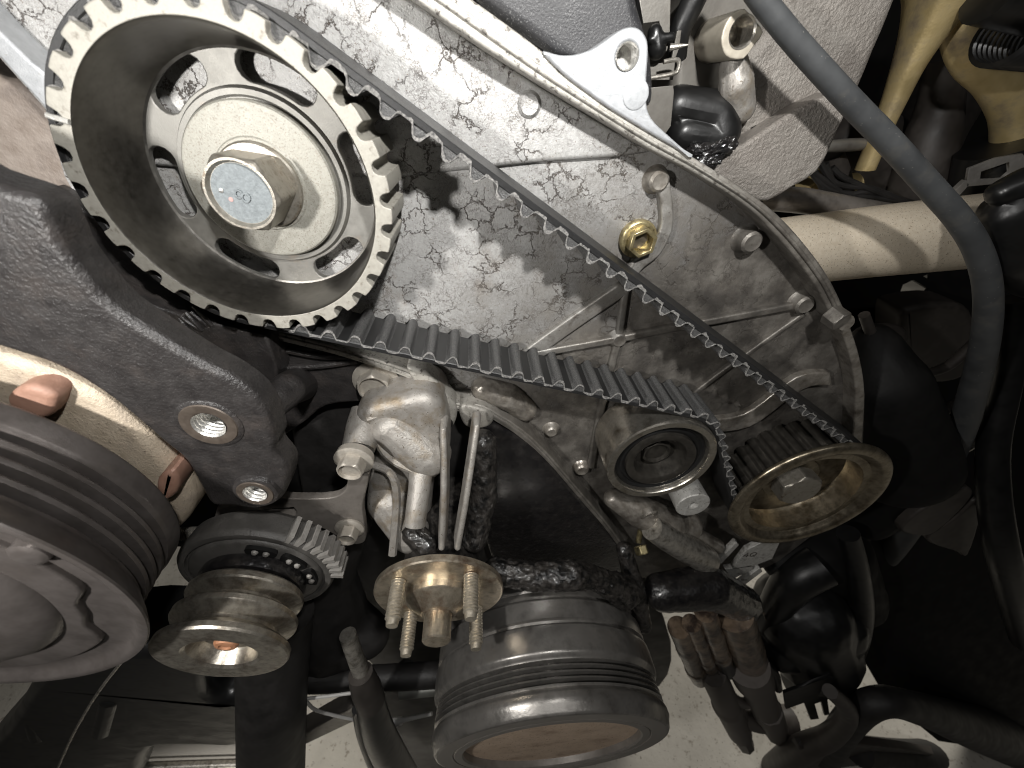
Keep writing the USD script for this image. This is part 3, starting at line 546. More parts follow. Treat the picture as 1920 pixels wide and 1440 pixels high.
# ============ adjusting bracket with bolts, threaded rod ============
arm = Thing('adjusting_arm', 'grey forked steel arm with two hexagon bolts left of the water pump', 'bracket', E(640, 960, .02))
AW = .018
ao = crom(uv([(480, 935), (560, 936), (620, 934), (645, 922), (652, 900), (655, 880), (690, 876), (690, 905), (680, 950), (684, 985), (684, 1015), (660, 1020), (622, 1000), (590, 988), (500, 986), (440, 990), (430, 970)], AW), 4)
arm.add('plate', prism(ao, AW - .006, AW, .001, [uv([(490, 956), (550, 952), (556, 960), (552, 966), (490, 968)], AW)]), 'armgrey')
def bolt_on(T, x, y, w, z, R, h, fl=1.45, m='greybolt', rot=.2):
    o = E(x, y, w); z = np.asarray(z, float)
    p = T.add('bolt', cyl(o, z, [(-.004, R * fl * .95), (0, R * fl), (.0012, R * fl), (.0022, R * fl * .86), (.0024, R * .8)], 40), m)
    T.add('head', hexprof(o + z / np.linalg.norm(z) * .0022, z, h, R, .0008, rot, 72, h * .28), m, 25, under=p)
bolt_on(arm, 664, 862, .019, (-.05, -.05, 1), .0088, .0085); bolt_on(arm, 656, 990, .0185, (0, 0, 1), .0076, .0085)
adj = Thing('adjuster_rod', 'oily threaded adjuster rod with a square nut block above the small pulley', 'adjuster', E(430, 1000, .02))
ra, rb = E(300, 1003, .028), E(560, 990, .028); dz = (rb - ra) / np.linalg.norm(rb - ra)
adj.add('threaded_rod', screw(ra, dz, .0046, np.linalg.norm(E(412, 998, .028) - ra), .0017, 16, .22), 'steel')
adj.add('sleeve', cyl(E(480, 996, .028), dz, [(0, 0), (0, .006), (.026, .006), (.026, 0)], 24), 'grime')
adj.add('nut_block', hexprof(E(433, 1000, .024), (.1, -.3, 1), .012, .0125), 'armgrey')
adj.add('slider', prism(crom(uv([(405, 955), (470, 950), (492, 965), (490, 1012), (440, 1030), (408, 1015)], .022), 3), .008, .022, .002), 'armgrey')

# ============ black bracket with two threaded holes ============
br = Thing('pump_bracket', 'black painted cast bracket with two threaded holes crossing the left side', 'bracket', E(350, 720, .02))
LW = .050
lo = crom(uv([(-300, 240), (-60, 330), (60, 372), (98, 425), (120, 470), (165, 528), (215, 580), (300, 635), (375, 680), (430, 708), (480, 745), (506, 785), (518, 828), (516, 848), (542, 884), (532, 930), (508, 950), (474, 957), (440, 951), (396, 948), (372, 912), (345, 866), (305, 832), (258, 792), (195, 742), (110, 692), (0, 655), (-300, 560)], LW), 4)
hl = [(E(391, 798, LW), .0098), (E(478, 926, LW), .0078)]
br.add('leg', prism(lo, LW - .014, LW, .004, [circle(o_, r_, 40) for o_, r_ in hl], steps=6, hbev=.0004), 'black')
br.add('web', pblob([[(470, 790, LW - .018, 30), (540, 730, .0, 32), (560, 720, -.034, 34)]], edge=.003, smooth=10), 'black')
br.add('ridge', pblob([[(-200, 390, LW - .006, 26), (110, 545, LW - .006, 27)], [(110, 545, LW - .006, 27), (240, 632, LW - .006, 27)], [(240, 632, LW - .006, 27), (340, 700, LW - .006, 24), (430, 745, LW - .012, 24)]], edge=.002, smooth=14), 'black')
for (x, y, r, h) in ((391, 798, .0158, .0012), (478, 926, .0122, .0032)):
    o = E(x, y, LW + h); br.add('boss', lathe(o, [(LW - .014, r * 1.15), (LW - .004, r * 1.08), (LW + h - .0025, r), (LW + h - .0008, r * .95), (LW + h - .0001, r * .86), (LW + h - .0001, r * .75)], 60), 'black')
for (x, y, w, r0, r1) in ((391, 798, LW + .0014, .0130, .0068), (478, 926, LW + .0034, .0098, .0056)):
    o = E(x, y, w); sf = br.add('spotface', cyl(o, W, [(-.010, r0 * 1.06), (-.0004, r0), (.0002, r0 * .96), (.0002, r1 * 1.3), (-.0006, r1 * 1.08)], 48), 'bore')
    br.add('threaded_hole', threadhole(o + W * -.0002, W, r1, .014, .0024), 'thread', under=sf)
base = crom(uv([(60, 360), (200, 420), (330, 500), (420, 560), (486, 618), (500, 645), (640, 660), (760, 688), (778, 728), (700, 752), (612, 762), (560, 800), (480, 830), (300, 720), (120, 560)], -.034), 4)
br.add('back_plate', prism(base, -.046, -.034, .003), 'black')
br.add('rib', fin([(500, 648, -.032), (600, 668, -.0325), (690, 668, -.033)], 6), 'black'); br.add('rib', fin([(505, 690, -.032), (600, 686, -.0325), (670, 676, -.033)], 6), 'black')
bolt_on(br, 706, 714, -.034, W, .0125, .009, 1.35, 'greybolt', .5)
br.add('shelf', prism(crom(uv([(170, 516), (240, 552), (300, 578), (360, 596), (420, 611), (486, 626), (506, 650), (520, 720), (470, 760), (300, 690)], -.014), 3), -.04, -.014, .002), 'black')
lp0, lp1 = np.array([304, 640.]), np.array([380, 592.])
for k, (a, ln, sl) in enumerate(((.0, 1, 0), (.10, .8, 4), (.24, 1, -3), (.34, .9, 5), (.48, 1, 0), (.58, .7, 6), (.70, 1, -3), (.78, .9, 4), (.90, .8, 0), (1., 1, 4))):
    q = lp0 + (lp1 - lp0) * a; d = np.array([17 * ln, 14 * ln + sl])
    br.add('cast_letter_stroke', tube([E(*(q - d), -.0142), E(*q, -.0134), E(*(q + d), -.0142)], .0013, 8, 2), 'black')

# ============ left pulley and its tan compressor ============
LC = np.array([-.2395, -.1786])
comp = Thing('compressor', 'tan cast compressor body with rusty tabs behind the big grooved pulley', 'compressor', (LC[0], LC[1], .02))
co = crom(uv([(-80, 640), (0, 664), (60, 684), (120, 712), (190, 748), (240, 790), (290, 838), (330, 888), (352, 925), (358, 955), (340, 990), (300, 1010), (200, 1000), (0, 900), (-90, 850)], .046), 4)
comp.add('body', prism(co, -.01, .046, .007, steps=5), 'tan')
for q in ([(8, 748), (30, 728), (62, 726), (98, 742), (104, 756), (92, 782), (60, 790), (20, 770)], [(292, 902), (318, 884), (332, 900), (330, 925), (312, 940), (295, 930)]):
    comp.add('tab', prism(crom(uv(q, .054), 3), .03, .054, .003), 'orange')
comp.add('notch', prism(uv([(300, 905), (332, 885), (335, 889), (304, 911)], .0475), .04, .0472, 0), 'dark')
lpul = Thing('grooved_pulley', 'big brown grey ribbed belt pulley cut by the left edge', 'pulley', (LC[0], LC[1], .09))
pr = [(.0600, .060), (.0603, .0772), (.0612, .0785), (.0625, .0790), (.0695, .0795), (.0708, .0790)]
for k in range(4): b = .0715 + k * .0066; pr += [(b, .0788 + k * .0004), (b + .0008, .0786 + k * .0004), (b + .0020, .0738), (b + .0036, .0738), (b + .0048, .0786 + k * .0005), (b + .0056, .0792 + k * .0005)]
pr += [(.0985, .0815), (.1000, .0835), (.1040, .0872), (.1075, .0900), (.1095, .0912), (.1104, .0908), (.1106, .0890), (.1100, .0868), (.1078, .0846), (.1066, .0820), (.1064, .0790), (.1064, .02)]
lpul.add('ribbed_rim', lathe(LC, pr, 160), 'pulley')
lpul.add('face_plate', prism(crom(np.array([LC + r * np.array([math.cos(a), math.sin(a)]) for a, r in zip(np.linspace(0, 2 * math.pi, 37)[:-1], [.0735 if (k % 12) < 9 else .066 for k in range(36)])]), 3), .1055, .1092, .0015), 'pulley')
lpul.add('hub', lathe(LC, [(.109, .058), (.1120, .0565), (.1150, .052), (.1170, .045), (.1176, .03)], 90), 'pulley'); lpul.add('hub_nut', lathe(LC, [(.117, .0305), (.1190, .030), (.1203, .028), (.1206, .014), (.1195, .012), (.1195, 0)], 60), 'pulley')
bt = E(42, 1052, .112); lpul.add('mesh_button', lathe(bt, [(.106, .0064), (.1098, .0062), (.1106, .0052), (.1110, .004), (.1111, 0)], 40), 'pulley')

# ============ alternator ============
AC = np.array([-.1516, -.278])
alt = Thing('alternator', 'dusty grey finned alternator with a steel double groove pulley', 'alternator', (AC[0], AC[1], .06))
G['altdark'] = mat('shaded_alternator_casting', (.055, .052, .048), (.085, .08, .074), 120, (.45, .6), .1, .0003, 800, dirt=(.12, .114, .105), dscale=50, dlim=(.56, .75))  # darker copy of the alternator casting, shade put into its colour
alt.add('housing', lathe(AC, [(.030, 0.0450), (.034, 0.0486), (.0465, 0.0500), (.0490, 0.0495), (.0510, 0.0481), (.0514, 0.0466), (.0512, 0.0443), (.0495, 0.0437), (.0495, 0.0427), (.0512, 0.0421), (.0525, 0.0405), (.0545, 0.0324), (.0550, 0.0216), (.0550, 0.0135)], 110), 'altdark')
for k in range(9):
    a = math.radians(-8 + k * 7.5); c_, s_ = math.cos(a), math.sin(a)
    f_ = frame((AC[0] + .0525 * c_, AC[1] + .0525 * s_, .0440), W, (c_, s_, 0)); b_ = trimesh.creation.box((.0085, .0030, .0150))
    alt.add('fin', (f_(np.array(b_.vertices)), np.array(b_.faces)), 'altalu', False)
for k in range(3):
    a = math.radians(k * 34 - 14); a2 = a + .46; q = [AC + r * np.array([math.cos(t), math.sin(t)]) for r, t in ((.0335, a), (.0335, (a + a2) / 2), (.0335, a2), (.0398, a2), (.0402, (a + a2) / 2), (.0398, a))]
    qq = crom(np.array(q), 3); alt.add('vent', prism(qq, .045, .0552, 0), 'pit', False)
    for e_ in (.14, .32):
        m_ = AC + .0368 * np.array([math.cos(a + e_), math.sin(a + e_)]); alt.add('winding', pblob_at(m_, .0556, .0021), 'altalu')
alt.add('mounting_lug', pblob([[(500, 1060, .044, 16), (528, 1030, .042, 22)], [(528, 1030, .042, 22), (548, 1016, .036, 18)]], edge=.002), 'altalu')
alt.add('oily_fan', lathe(AC, [(.045, .032), (.058, .0335), (.062, .0325), (.0635, .026)], 60), 'oilblack')
ap = alt.add('pulley', lathe(AC, [(.0640, .020), (.0650, .0345), (.0660, .0352), (.0690, .0352), (.0700, .0345), (.0738, .0268), (.0755, .0268), (.0790, .0352), (.0800, .0362), (.0828, .0362), (.0838, .0355), (.0880, .0280), (.0900, .0280), (.0945, .0362), (.0955, .0372), (.0985, .0374), (.0998, .0366), (.1000, .0350), (.1000, .0215), (.0985, .0195), (.0900, .0165), (.0895, .006)], 120), 'altpul', 28)
alt.add('shaft_nut', join(cyl((*AC, .0885), W, [(0, .0072), (.0055, .0070), (.0070, .0058), (.0074, .0035), (.0064, .0025), (.0064, 0)], 30)), 'copper', under=ap)

# ============ crankshaft damper ============
KC = 1.327; CC = np.array([.0538, -.3620]) * KC
def far(pr): return [(D - (D - w) * KC, r * KC) for w, r in pr]
dam = Thing('crank_damper', 'dark ribbed crankshaft damper pulley at the bottom centre', 'pulley', (CC[0], CC[1], .1))
pr = [(.062, .03), (.0625, .0770), (.0640, .0800), (.0690, .0808), (.0705, .0800), (.0720, .0768), (.0740, .0768), (.0755, .0805), (.0775, .0818), (.0890, .0822), (.0898, .0800), (.0914, .0796), (.0924, .0818), (.0935, .0832), (.0960, .0836), (.1080, .0838), (.1100, .0832), (.1112, .0818)]
for k in range(4): b = .1125 + k * .0034; pr += [(b, .0812 + k * .0004), (b + .0005, .0814 + k * .0004), (b + .0012, .0768), (b + .0020, .0768), (b + .0029, .0814 + k * .0004)]
pr += [(.1268, .0815), (.1285, .0830), (.1300, .0836), (.1330, .0838), (.1350, .0828), (.1385, .0818), (.1398, .0808), (.1402, .0795)]
dam.add('ribbed_drum', lathe(CC, far(pr), 180), 'damper')
dam.add('front_ring', lathe(CC, far([(.1401, .0798), (.1403, .0780), (.1400, .0690), (.1393, .0685), (.1399, .0679), (.1400, .0628), (.1390, .0618), (.1300, .0614)]), 150), 'damperface')
dam.add('web', lathe(CC, far([(.1352, .0622), (.1350, .02), (.1350, 0)]), 90), 'rusttan')

# ============ behind and above the cover ============
vc = Thing('rocker_cover', 'black speckled casting rising behind the upper rim', 'engine casting', E(1050, 40, -.08))
vo = crom(uv([(760, -160), (860, -40), (930, 30), (1060, 118), (1130, 170), (1200, 200), (1226, 190), (1226, 120), (1214, 60), (1196, -10), (1180, -160)], -.040), 4)
vc.add('shell', prism(vo, -.13, -.040, .006, steps=5), 'blackspeck')
clip = Thing('clip_bracket', 'thin grey clip plates and wire spring beside the black casting', 'bracket', E(1240, 130, -.07))
for q, w in (([(1196, -20), (1258, -20), (1256, 66), (1240, 64), (1236, 40), (1206, 44)], -.068), ([(1240, 60), (1254, 56), (1252, 96), (1240, 96)], -.066), ([(1206, 166), (1262, 160), (1264, 172), (1258, 236), (1240, 262), (1212, 230)], -.062), ([(1214, 120), (1266, 116), (1262, 150), (1216, 150)], -.070), ([(1270, 58), (1278, 56), (1274, 90), (1262, 120), (1258, 116)], -.072)):
    clip.add('plate', prism(uv(q, w), w - .0014, w, .0003), 'castsmooth')
clip.add('wire_spring', tube([E(x, y, -.060) for x, y in ((1214, 147), (1262, 138), (1271, 130), (1273, 116), (1266, 112), (1244, 116))], .0011, 10, 5), 'steel')
clip.add('rubber_plug', pblob([[(1228, 62, -.066, 14), (1232, 92, -.066, 17)], [(1222, 74, -.064, 8), (1258, 70, -.064, 8)]], edge=.002), 'deepblack')
clip.add('pin', tube([E(1256, 89, -.062), E(1290, 84, -.06)], [.0018, .0004], 10, 1), 'steel')
hs = Thing('intake_housing', 'grey cast housing with a drilled boss at upper right', 'engine casting', E(1450, 150, -.1))
hs.add('smooth_wall', prism(crom(uv([(1262, 150), (1272, 60), (1300, -20), (1330, -120), (1500, -120), (1480, 40), (1420, 150), (1395, 262), (1330, 300), (1270, 270)], -.088), 3), -.16, -.088, .006), 'castsmooth')
hs.add('rough_wall', prism(crom(uv([(1397, 105), (1440, 50), (1478, -40), (1520, -140), (1740, -140), (1692, -10), (1650, 90), (1592, 205), (1500, 212), (1396, 272), (1384, 240), (1392, 170)], -.082), 3), -.16, -.082, .008, steps=5), 'cast')
hs.add('lower_step', prism(crom(uv([(1290, 318), (1330, 296), (1398, 268), (1502, 200), (1598, 170), (1566, 262), (1534, 322), (1490, 350), (1440, 378), (1400, 372), (1350, 350)], -.068), 2), -.15, -.068, .003, steps=4), 'cast')
hs.add('neck', pblob([[(1376, 120, -.074, 24), (1380, 160, -.073, 30)], [(1380, 160, -.073, 30), (1390, 205, -.076, 24)]], edge=.002, noise=.0006, nsc=420), 'pump')
bf = crom(uv([(1397, 16), (1416, 38), (1432, 60), (1414, 86), (1395, 110), (1369, 109), (1357, 96), (1353, 71), (1361, 44), (1376, 24)], -.056), 2); bc = E(1392, 60, -.056)
bp_ = hs.add('boss', prism(bf, -.10, -.056, .0008, [circle(bc, .0062, 36)]), 'bossface'); hs.add('bore', cyl(bc, W, [(.0003, .0070), (-.0006, .0061), (-.016, .0060), (-.016, 0)], 36), 'steel', under=bp_)
oil = Thing('oily_corner', 'black tar covered elbow in the hollow above the upper rim', 'engine casting', E(1320, 230, -.08))
oil.add('elbow', pblob([[(1270, 200, -.082, 34), (1340, 215, -.080, 38)], [(1340, 215, -.080, 38), (1352, 250, -.076, 34)], [(1280, 250, -.078, 30), (1350, 262, -.074, 28)]], edge=.003), 'deepblack')
oil.add('tar', pblob([[(1298, 284, -.066, 12), (1330, 288, -.064, 15)], [(1330, 288, -.064, 15), (1366, 272, -.064, 13)], [(1318, 304, -.060, 9), (1346, 300, -.060, 9)]], edge=.0014, smooth=3, noise=.003, nsc=420), 'oilblack')
one('black_hose', 'short black hose running up behind the clip plates', 'hose', ptube([(1318, -40, -.075, 24), (1296, 10, -.076, 22), (1274, 60, -.078, 20), (1268, 110, -.082, 18)], 20), 'deepblack')
one('grey_hose', 'thick grey rubber hose curving down the right side in front of the tubes', 'hose', ptube([(1376, -75, -.045, 19.5), (1428, 0, -.045, 19.5), (1490, 76, -.045, 19.5), (1552, 145, -.045, 19.5), (1608, 205, -.045, 19.5), (1662, 260, -.045, 19.5), (1740, 346, -.044, 19.5), (1800, 414, -.042, 19.5), (1836, 476, -.04, 19.5), (1852, 545, -.04, 19.5), (1848, 630, -.042, 19.5), (1828, 720, -.05, 19.5), (1796, 820, -.06, 20), (1740, 930, -.09, 20), (1670, 1030, -.12, 20), (1600, 1100, -.12, 20)], 28, 8), 'hose')
one('pale_tube', 'wide pale gold horizontal tube meeting the cover at right', 'pipe', ptube([(1400, 482, -.125, 62), (1500, 470, -.125, 62), (1640, 454, -.125, 64), (1780, 440, -.125, 66), (1880, 430, -.125, 67), (1960, 424, -.125, 68)], 40), 'paleplate')
one('flat_gold_pipe', 'gold painted pipe that flares towards the top right', 'pipe', ptube([(1795, -90, -.165, 78), (1772, -20, -.165, 64), (1738, 50, -.165, 41), (1705, 120, -.165, 27), (1676, 190, -.165, 20), (1650, 250, -.165, 17), (1622, 318, -.165, 16)], 28), 'goldpipe')
one('bent_gold_pipe', 'bent gold painted pipe running down to the spring clamp', 'pipe', ptube([(1812, 0, -.175, 31), (1806, 60, -.172, 31), (1826, 110, -.17, 31), (1868, 150, -.168, 31), (1898, 205, -.166, 31), (1902, 260, -.165, 31), (1898, 330, -.165, 31)], 28), 'goldpipe')
cl = Thing('spring_clamp', 'slotted pale metal hose clamp at the right edge', 'hose clamp', E(1880, 310, -.15))
cl.add('hose_end', ptube([(1880, 268, -.16, 62), (1872, 320, -.158, 64), (1866, 372, -.156, 62)], 36), 'deepblack')
cq = uv([(1818, 316), (1870, 296), (1918, 288), (1926, 300), (1922, 332), (1880, 344), (1812, 350)], -.128)
cl.add('band', prism(cq, -.1305, -.128, .0004, [uv([(1840, 322), (1892, 304), (1894, 322), (1880, 334), (1838, 336)], -.128)]), 'altalu')
cl.add('tail', prism(uv([(1788, 360), (1812, 338), (1818, 346), (1800, 366)], -.128), -.132, -.128, .0004), 'altalu')
one('black_elbow', 'large glossy black rubber elbow at the right edge', 'hose', pblob([[(1890, 400, -.05, 44), (1896, 470, -.05, 50)], [(1896, 470, -.05, 50), (1960, 500, -.05, 60)], [(1880, 360, -.05, 24), (1930, 340, -.05, 30)]], edge=.006, smooth=10), 'deepblack')
one('corrugated_hose', 'dark ribbed hose in the top right corner', 'hose', join(*[cyl(E(1885 + k * 10, 66 + k * 1, -.13), (1, .05, -.3), [(-.002, .015), (0, .018), (.002, .015)], 32) for k in range(9)], ptube([(1860, -20, -.13, 50), (2000, 10, -.13, 50)], 20)), 'deepblack')
for q, m_, lab in (([(1775, 100, -.21, 30), (1762, 190, -.21, 34), (1745, 260, -.205, 42), (1728, 330, -.2, 44), (1715, 380, -.2, 40)], 'brownblk', 'grey brown pipe standing between the two gold pipes'),
                ([(1560, 292, -.19, 18), (1572, 330, -.19, 19), (1576, 372, -.19, 20), (1570, 400, -.19, 20)], 'brownblk', 'short dark vertical tube left of the grey hose'),
                ([(1420, 372, -.15, 20), (1500, 376, -.15, 22), (1600, 392, -.15, 20), (1700, 402, -.15, 14)], 'armgrey', 'grey tube lying along the top of the pale gold tube'),
                ([(1530, 276, -.17, 9), (1590, 272, -.17, 11), (1640, 270, -.17, 9)], 'castsmooth', 'thin grey pipe crossing below the cast housing'),
                ([(1520, 330, -.2, 26), (1545, 360, -.2, 30), (1600, 350, -.2, 24)], 'goldpipe', 'dim stained pipe bend deep behind the hoses')):
    one('background_pipe', lab, 'pipe', ptube(q, 20), m_)
one('wire_bundle', 'tangle of thin dark wires behind the grey hose', 'wires', join(*[tube([E(1500 + 12 * k, 300 + 7 * (k % 3), -.18), E(1540 + 9 * k, 335 + 9 * ((k * 2) % 5), -.178), E(1600 + 12 * k, 372 - 6 * (k % 4), -.18), E(1680 + 6 * k, 380, -.185)], .0026, 10, 5) for k in range(6)]), 'dark')
one('gearbox_casting', 'dark purple brown casting surface in the deep gap behind the pipes', 'engine casting', pblob([[(1600, 280, -.26, 70), (1680, 330, -.25, 70)], [(1680, 330, -.25, 70), (1760, 200, -.28, 60)]], edge=.012, noise=.004, nsc=30), 'brownblk')
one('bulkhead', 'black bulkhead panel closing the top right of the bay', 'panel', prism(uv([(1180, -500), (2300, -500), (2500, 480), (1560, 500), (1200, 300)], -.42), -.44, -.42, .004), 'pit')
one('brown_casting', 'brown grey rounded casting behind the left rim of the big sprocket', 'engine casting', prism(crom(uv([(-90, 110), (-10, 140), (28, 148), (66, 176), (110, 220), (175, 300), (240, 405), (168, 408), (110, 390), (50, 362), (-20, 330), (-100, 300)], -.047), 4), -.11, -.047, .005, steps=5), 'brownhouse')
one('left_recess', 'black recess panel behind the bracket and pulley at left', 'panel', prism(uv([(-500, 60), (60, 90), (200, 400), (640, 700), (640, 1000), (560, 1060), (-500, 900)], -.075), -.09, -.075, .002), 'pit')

# ============ lower right ============
def plane3(a, b, c):
    P3 = [E(*q) for q in (a, b, c)]; n = np.cross(P3[1] - P3[0], P3[2] - P3[0]); n /= np.linalg.norm(n); o = P3[0]; c0 = np.array([0, 0, D])
    def hit(x, y):
        d = E(x, y, 0.) - c0; return c0 + d * (((o - c0) @ n) / (d @ n))
    return hit, n if (c0 - o) @ n > 0 else -n
def slab(pl, pts, th, holes=(), bev=.001):
    hit, n = pl; o = hit(*pts[0]); x = hit(*pts[1]) - o; x /= np.linalg.norm(x); y = np.cross(n, x)
    loc = lambda q: np.array([[(hit(*p) - o) @ x, (hit(*p) - o) @ y] for p in q])
    v, f = prism(loc(pts), -th, 0, bev, [loc(h) for h in holes])
    return o + v[:, :1] * x + v[:, 1:2] * y + v[:, 2:3] * n, f

fpl = plane3((1560, 505, -.30), (1920, 480, -.30), (1750, 1400, .075))
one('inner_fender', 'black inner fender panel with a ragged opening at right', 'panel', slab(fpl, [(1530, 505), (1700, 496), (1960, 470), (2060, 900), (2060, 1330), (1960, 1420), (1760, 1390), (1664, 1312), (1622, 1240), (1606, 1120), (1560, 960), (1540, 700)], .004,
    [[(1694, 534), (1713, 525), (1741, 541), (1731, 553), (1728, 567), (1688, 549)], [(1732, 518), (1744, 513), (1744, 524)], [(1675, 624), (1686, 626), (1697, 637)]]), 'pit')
one('injection_pump', 'pump body behind the gold drum with shade put into its black colour', 'pump', pblob([[(1640, 640, -.10, 34), (1650, 720, -.08, 70)], [(1650, 720, -.08, 70), (1680, 860, -.07, 90)], [(1680, 860, -.09, 80), (1620, 960, -.08, 50)], [(1470, 1050, -.055, 40), (1560, 1030, -.06, 60)], [(1560, 1030, -.06, 60), (1600, 1120, -.05, 50)]], edge=.008, noise=.002, nsc=40), 'pit')
one('lit_bracket', 'greyish brown folded bracket catching light at the right', 'bracket', join(prism(crom(uv([(1690, 996), (1722, 962), (1800, 918), (1826, 926), (1790, 968), (1742, 1004)], -.03), 4), -.040, -.03, .003), prism(crom(uv([(1738, 1012), (1790, 974), (1832, 938), (1842, 960), (1816, 1040), (1790, 1034)], -.034), 4), -.044, -.034, .003)), 'brownblk')
one('fuel_pipe', 'dim thin pipe bending down behind the gold drum', 'pipe', ptube([(1620, 590, -.1, 9), (1650, 660, -.1, 9), (1700, 700, -.1, 9), (1770, 690, -.11, 9), (1830, 640, -.12, 9)], 12), 'brownblk')
one('fuel_pipe', 'second dim thin pipe running below the first one', 'pipe', ptube([(1640, 760, -.09, 9), (1700, 790, -.09, 9), (1770, 770, -.1, 9), (1880, 700, -.12, 9)], 12), 'brownblk')
one('dim_casting', 'dark brown casting with a square top behind the grey hose', 'engine casting', prism(crom(uv([(1690, 600), (1720, 575), (1800, 570), (1830, 600), (1826, 690), (1770, 720), (1700, 700)], -.2), 3), -.24, -.2, .008), 'brownblk')
one('round_lug', 'small dark round lug left of the brown casting', 'engine casting', pblob([[(1634, 640, -.14, 34), (1660, 636, -.14, 30)], [(1640, 690, -.13, 40), (1660, 640, -.14, 26)]], edge=.004), 'brownblk')
one('side_hose', 'dim black hose hanging down along the right edge', 'hose', ptube([(1900, 560, -.1, 20), (1890, 700, -.08, 20), (1860, 860, -.05, 22), (1880, 1040, .0, 24), (1930, 1200, .03, 26)], 16), 'deepblack')
one('edge_pipe', 'thin steel pipe glinting in the dark at the right', 'pipe', ptube([(1770, 880, -.06, 6), (1800, 850, -.07, 6), (1840, 826, -.08, 6)], 10), 'steel')
one('black_canister', 'round glossy black canister beside the connectors', 'canister', pblob([[(1500, 1150, -.02, 80), (1520, 1210, -.01, 78)], [(1460, 1190, -.015, 60), (1540, 1160, -.02, 70)]], edge=.004, smooth=16), 'deepblack')
one('canister_hose', 'black hose looping under the black canister', 'hose', ptube([(1480, 1282, .015, 24), (1540, 1268, .012, 23), (1590, 1230, .005, 21), (1612, 1160, -.005, 20), (1610, 1080, -.015, 18), (1590, 1000, -.03, 18)], 18), 'deepblack')
one('upper_hose', 'dark hose dropping from below the gold drum', 'hose', ptube([(1540, 1060, -.03, 36), (1490, 1090, -.025, 34), (1452, 1140, -.02, 26), (1436, 1170, -.018, 22)], 18), 'deepblack')
one('hose_clip', 'thin brass wire clip on the dark hose', 'clip', tube([E(x, y, -.01) for x, y in ((1432, 1150), (1440, 1168), (1458, 1170), (1476, 1160))], .0012, 8, 4), 'connbrown')
con = Thing('connector_cluster', 'cluster of oily brown plugs and dusty grey connectors right of the crank pulley', 'connectors', E(1370, 1230, .03))
con.add('oily_block', pblob([[(1240, 1110, .02, 34), (1330, 1100, .015, 40)], [(1330, 1100, .015, 40), (1390, 1130, .01, 34)]], edge=.003, smooth=8, noise=.0012, nsc=120), 'oilblack')
def plug(name, a, b, prof, m, n=24):
    """turned plug between two pixel points; prof: (share of the length, radius in pixels)"""
    p, q = E(*a), E(*b); L = np.linalg.norm(q - p); k = psize(1, *a)
    return con.add(name, cyl(p, q - p, [(0, 0)] + [(t * L, r * k) for t, r in prof] + [(prof[-1][0] * L, 0)], n), m)
BP = [(0, 20), (.3, 20), (.32, 21.5), (.40, 21.5), (.42, 20), (.72, 20), (.73, 22), (.80, 22), (.81, 20), (.96, 19), (1, 16)]
plug('brown_plug', (1272, 1176, .026), (1312, 1274, .033), BP, 'connbrown'); plug('brown_plug', (1296, 1168, .028), (1332, 1254, .034), [(t, r * .82) for t, r in BP], 'connbrown')
plug('brown_plug', (1322, 1146, .026), (1358, 1246, .033), BP, 'connbrown'); plug('plug_tip', (1352, 1232, .034), (1367, 1262, .036), [(0, 15), (.8, 14), (1, 11)], 'deepblack')
plug('thick_plug', (1372, 1146, .02), (1412, 1256, .031), [(0, 36), (.5, 36), (.52, 37.5), (.6, 37.5), (.62, 36), (1, 34)], 'connbrown', 32)
plug('grey_connector', (1336, 1262, .038), (1388, 1376, .047), [(0, 22), (.05, 25), (.40, 27), (.42, 31), (.47, 31), (.48, 29), (.94, 29), (.97, 27), (1, 21)], 'connector', 28); plug('connector_tip', (1384, 1366, .047), (1398, 1396, .05), [(0, 20), (.3, 20), (.32, 17), (.95, 17), (1, 15)], 'connector', 8)
plug('grey_connector', (1400, 1244, .034), (1442, 1346, .042), [(0, 38), (.22, 38), (.24, 32), (.9, 32), (.93, 30), (1, 26)], 'connector', 28); plug('connector_tip', (1436, 1326, .042), (1458, 1374, .046), [(0, 27), (.9, 26), (.97, 23), (1, 20)], 'connector', 10)
for (a, b) in (((1330, 1266, .0405), (1352, 1318, .045)), ((1348, 1262, .0405), (1368, 1312, .045))): con.add('connector_rib', tube([E(*a), E(*b)], .0012, 8, 1), 'connector')
con.add('cross_piece', ptube([(1384, 1340, .040, 17), (1420, 1352, .040, 18), (1480, 1350, .040, 24)], 16, 3), 'connector')
con.add('wire', ptube([(1352, 1262, .04, 8), (1366, 1296, .044, 8), (1386, 1316, .044, 9), (1404, 1318, .043, 9)], 12, 5), 'connector'); con.add('wire', ptube([(1430, 1240, .03, 8), (1452, 1262, .03, 8), (1458, 1290, .03, 8)], 12, 4), 'deepblack')
con.add('wire', ptube([(1352, 1262, .037, 5), (1376, 1268, .037, 5), (1396, 1256, .036, 5)], 10, 4), 'deepblack')
one('suspension_arm', 'dark curved suspension arm at the lower right edge', 'suspension arm', join(ptube([(1548, 1420, .075, 22), (1592, 1352, .072, 25), (1648, 1316, .07, 25), (1720, 1328, .07, 27), (1830, 1366, .07, 38), (2000, 1420, .07, 52)], 22), ptube([(1610, 1408, .08, 24), (1700, 1414, .08, 22), (1800, 1430, .08, 34), (1960, 1470, .08, 60)], 20)), 'dark')
one('steering_rod', 'brown black rod and plate below the suspension arm', 'rod', join(ptube([(1430, 1470, .08, 24), (1490, 1412, .08, 22), (1556, 1380, .08, 19), (1590, 1336, .075, 16), (1556, 1296, .07, 12)], 20), prism(uv([(1440, 1470), (1500, 1404), (1590, 1396), (1700, 1408), (1900, 1440), (1900, 1520)], .085), .07, .085, .004)), 'brownblk')
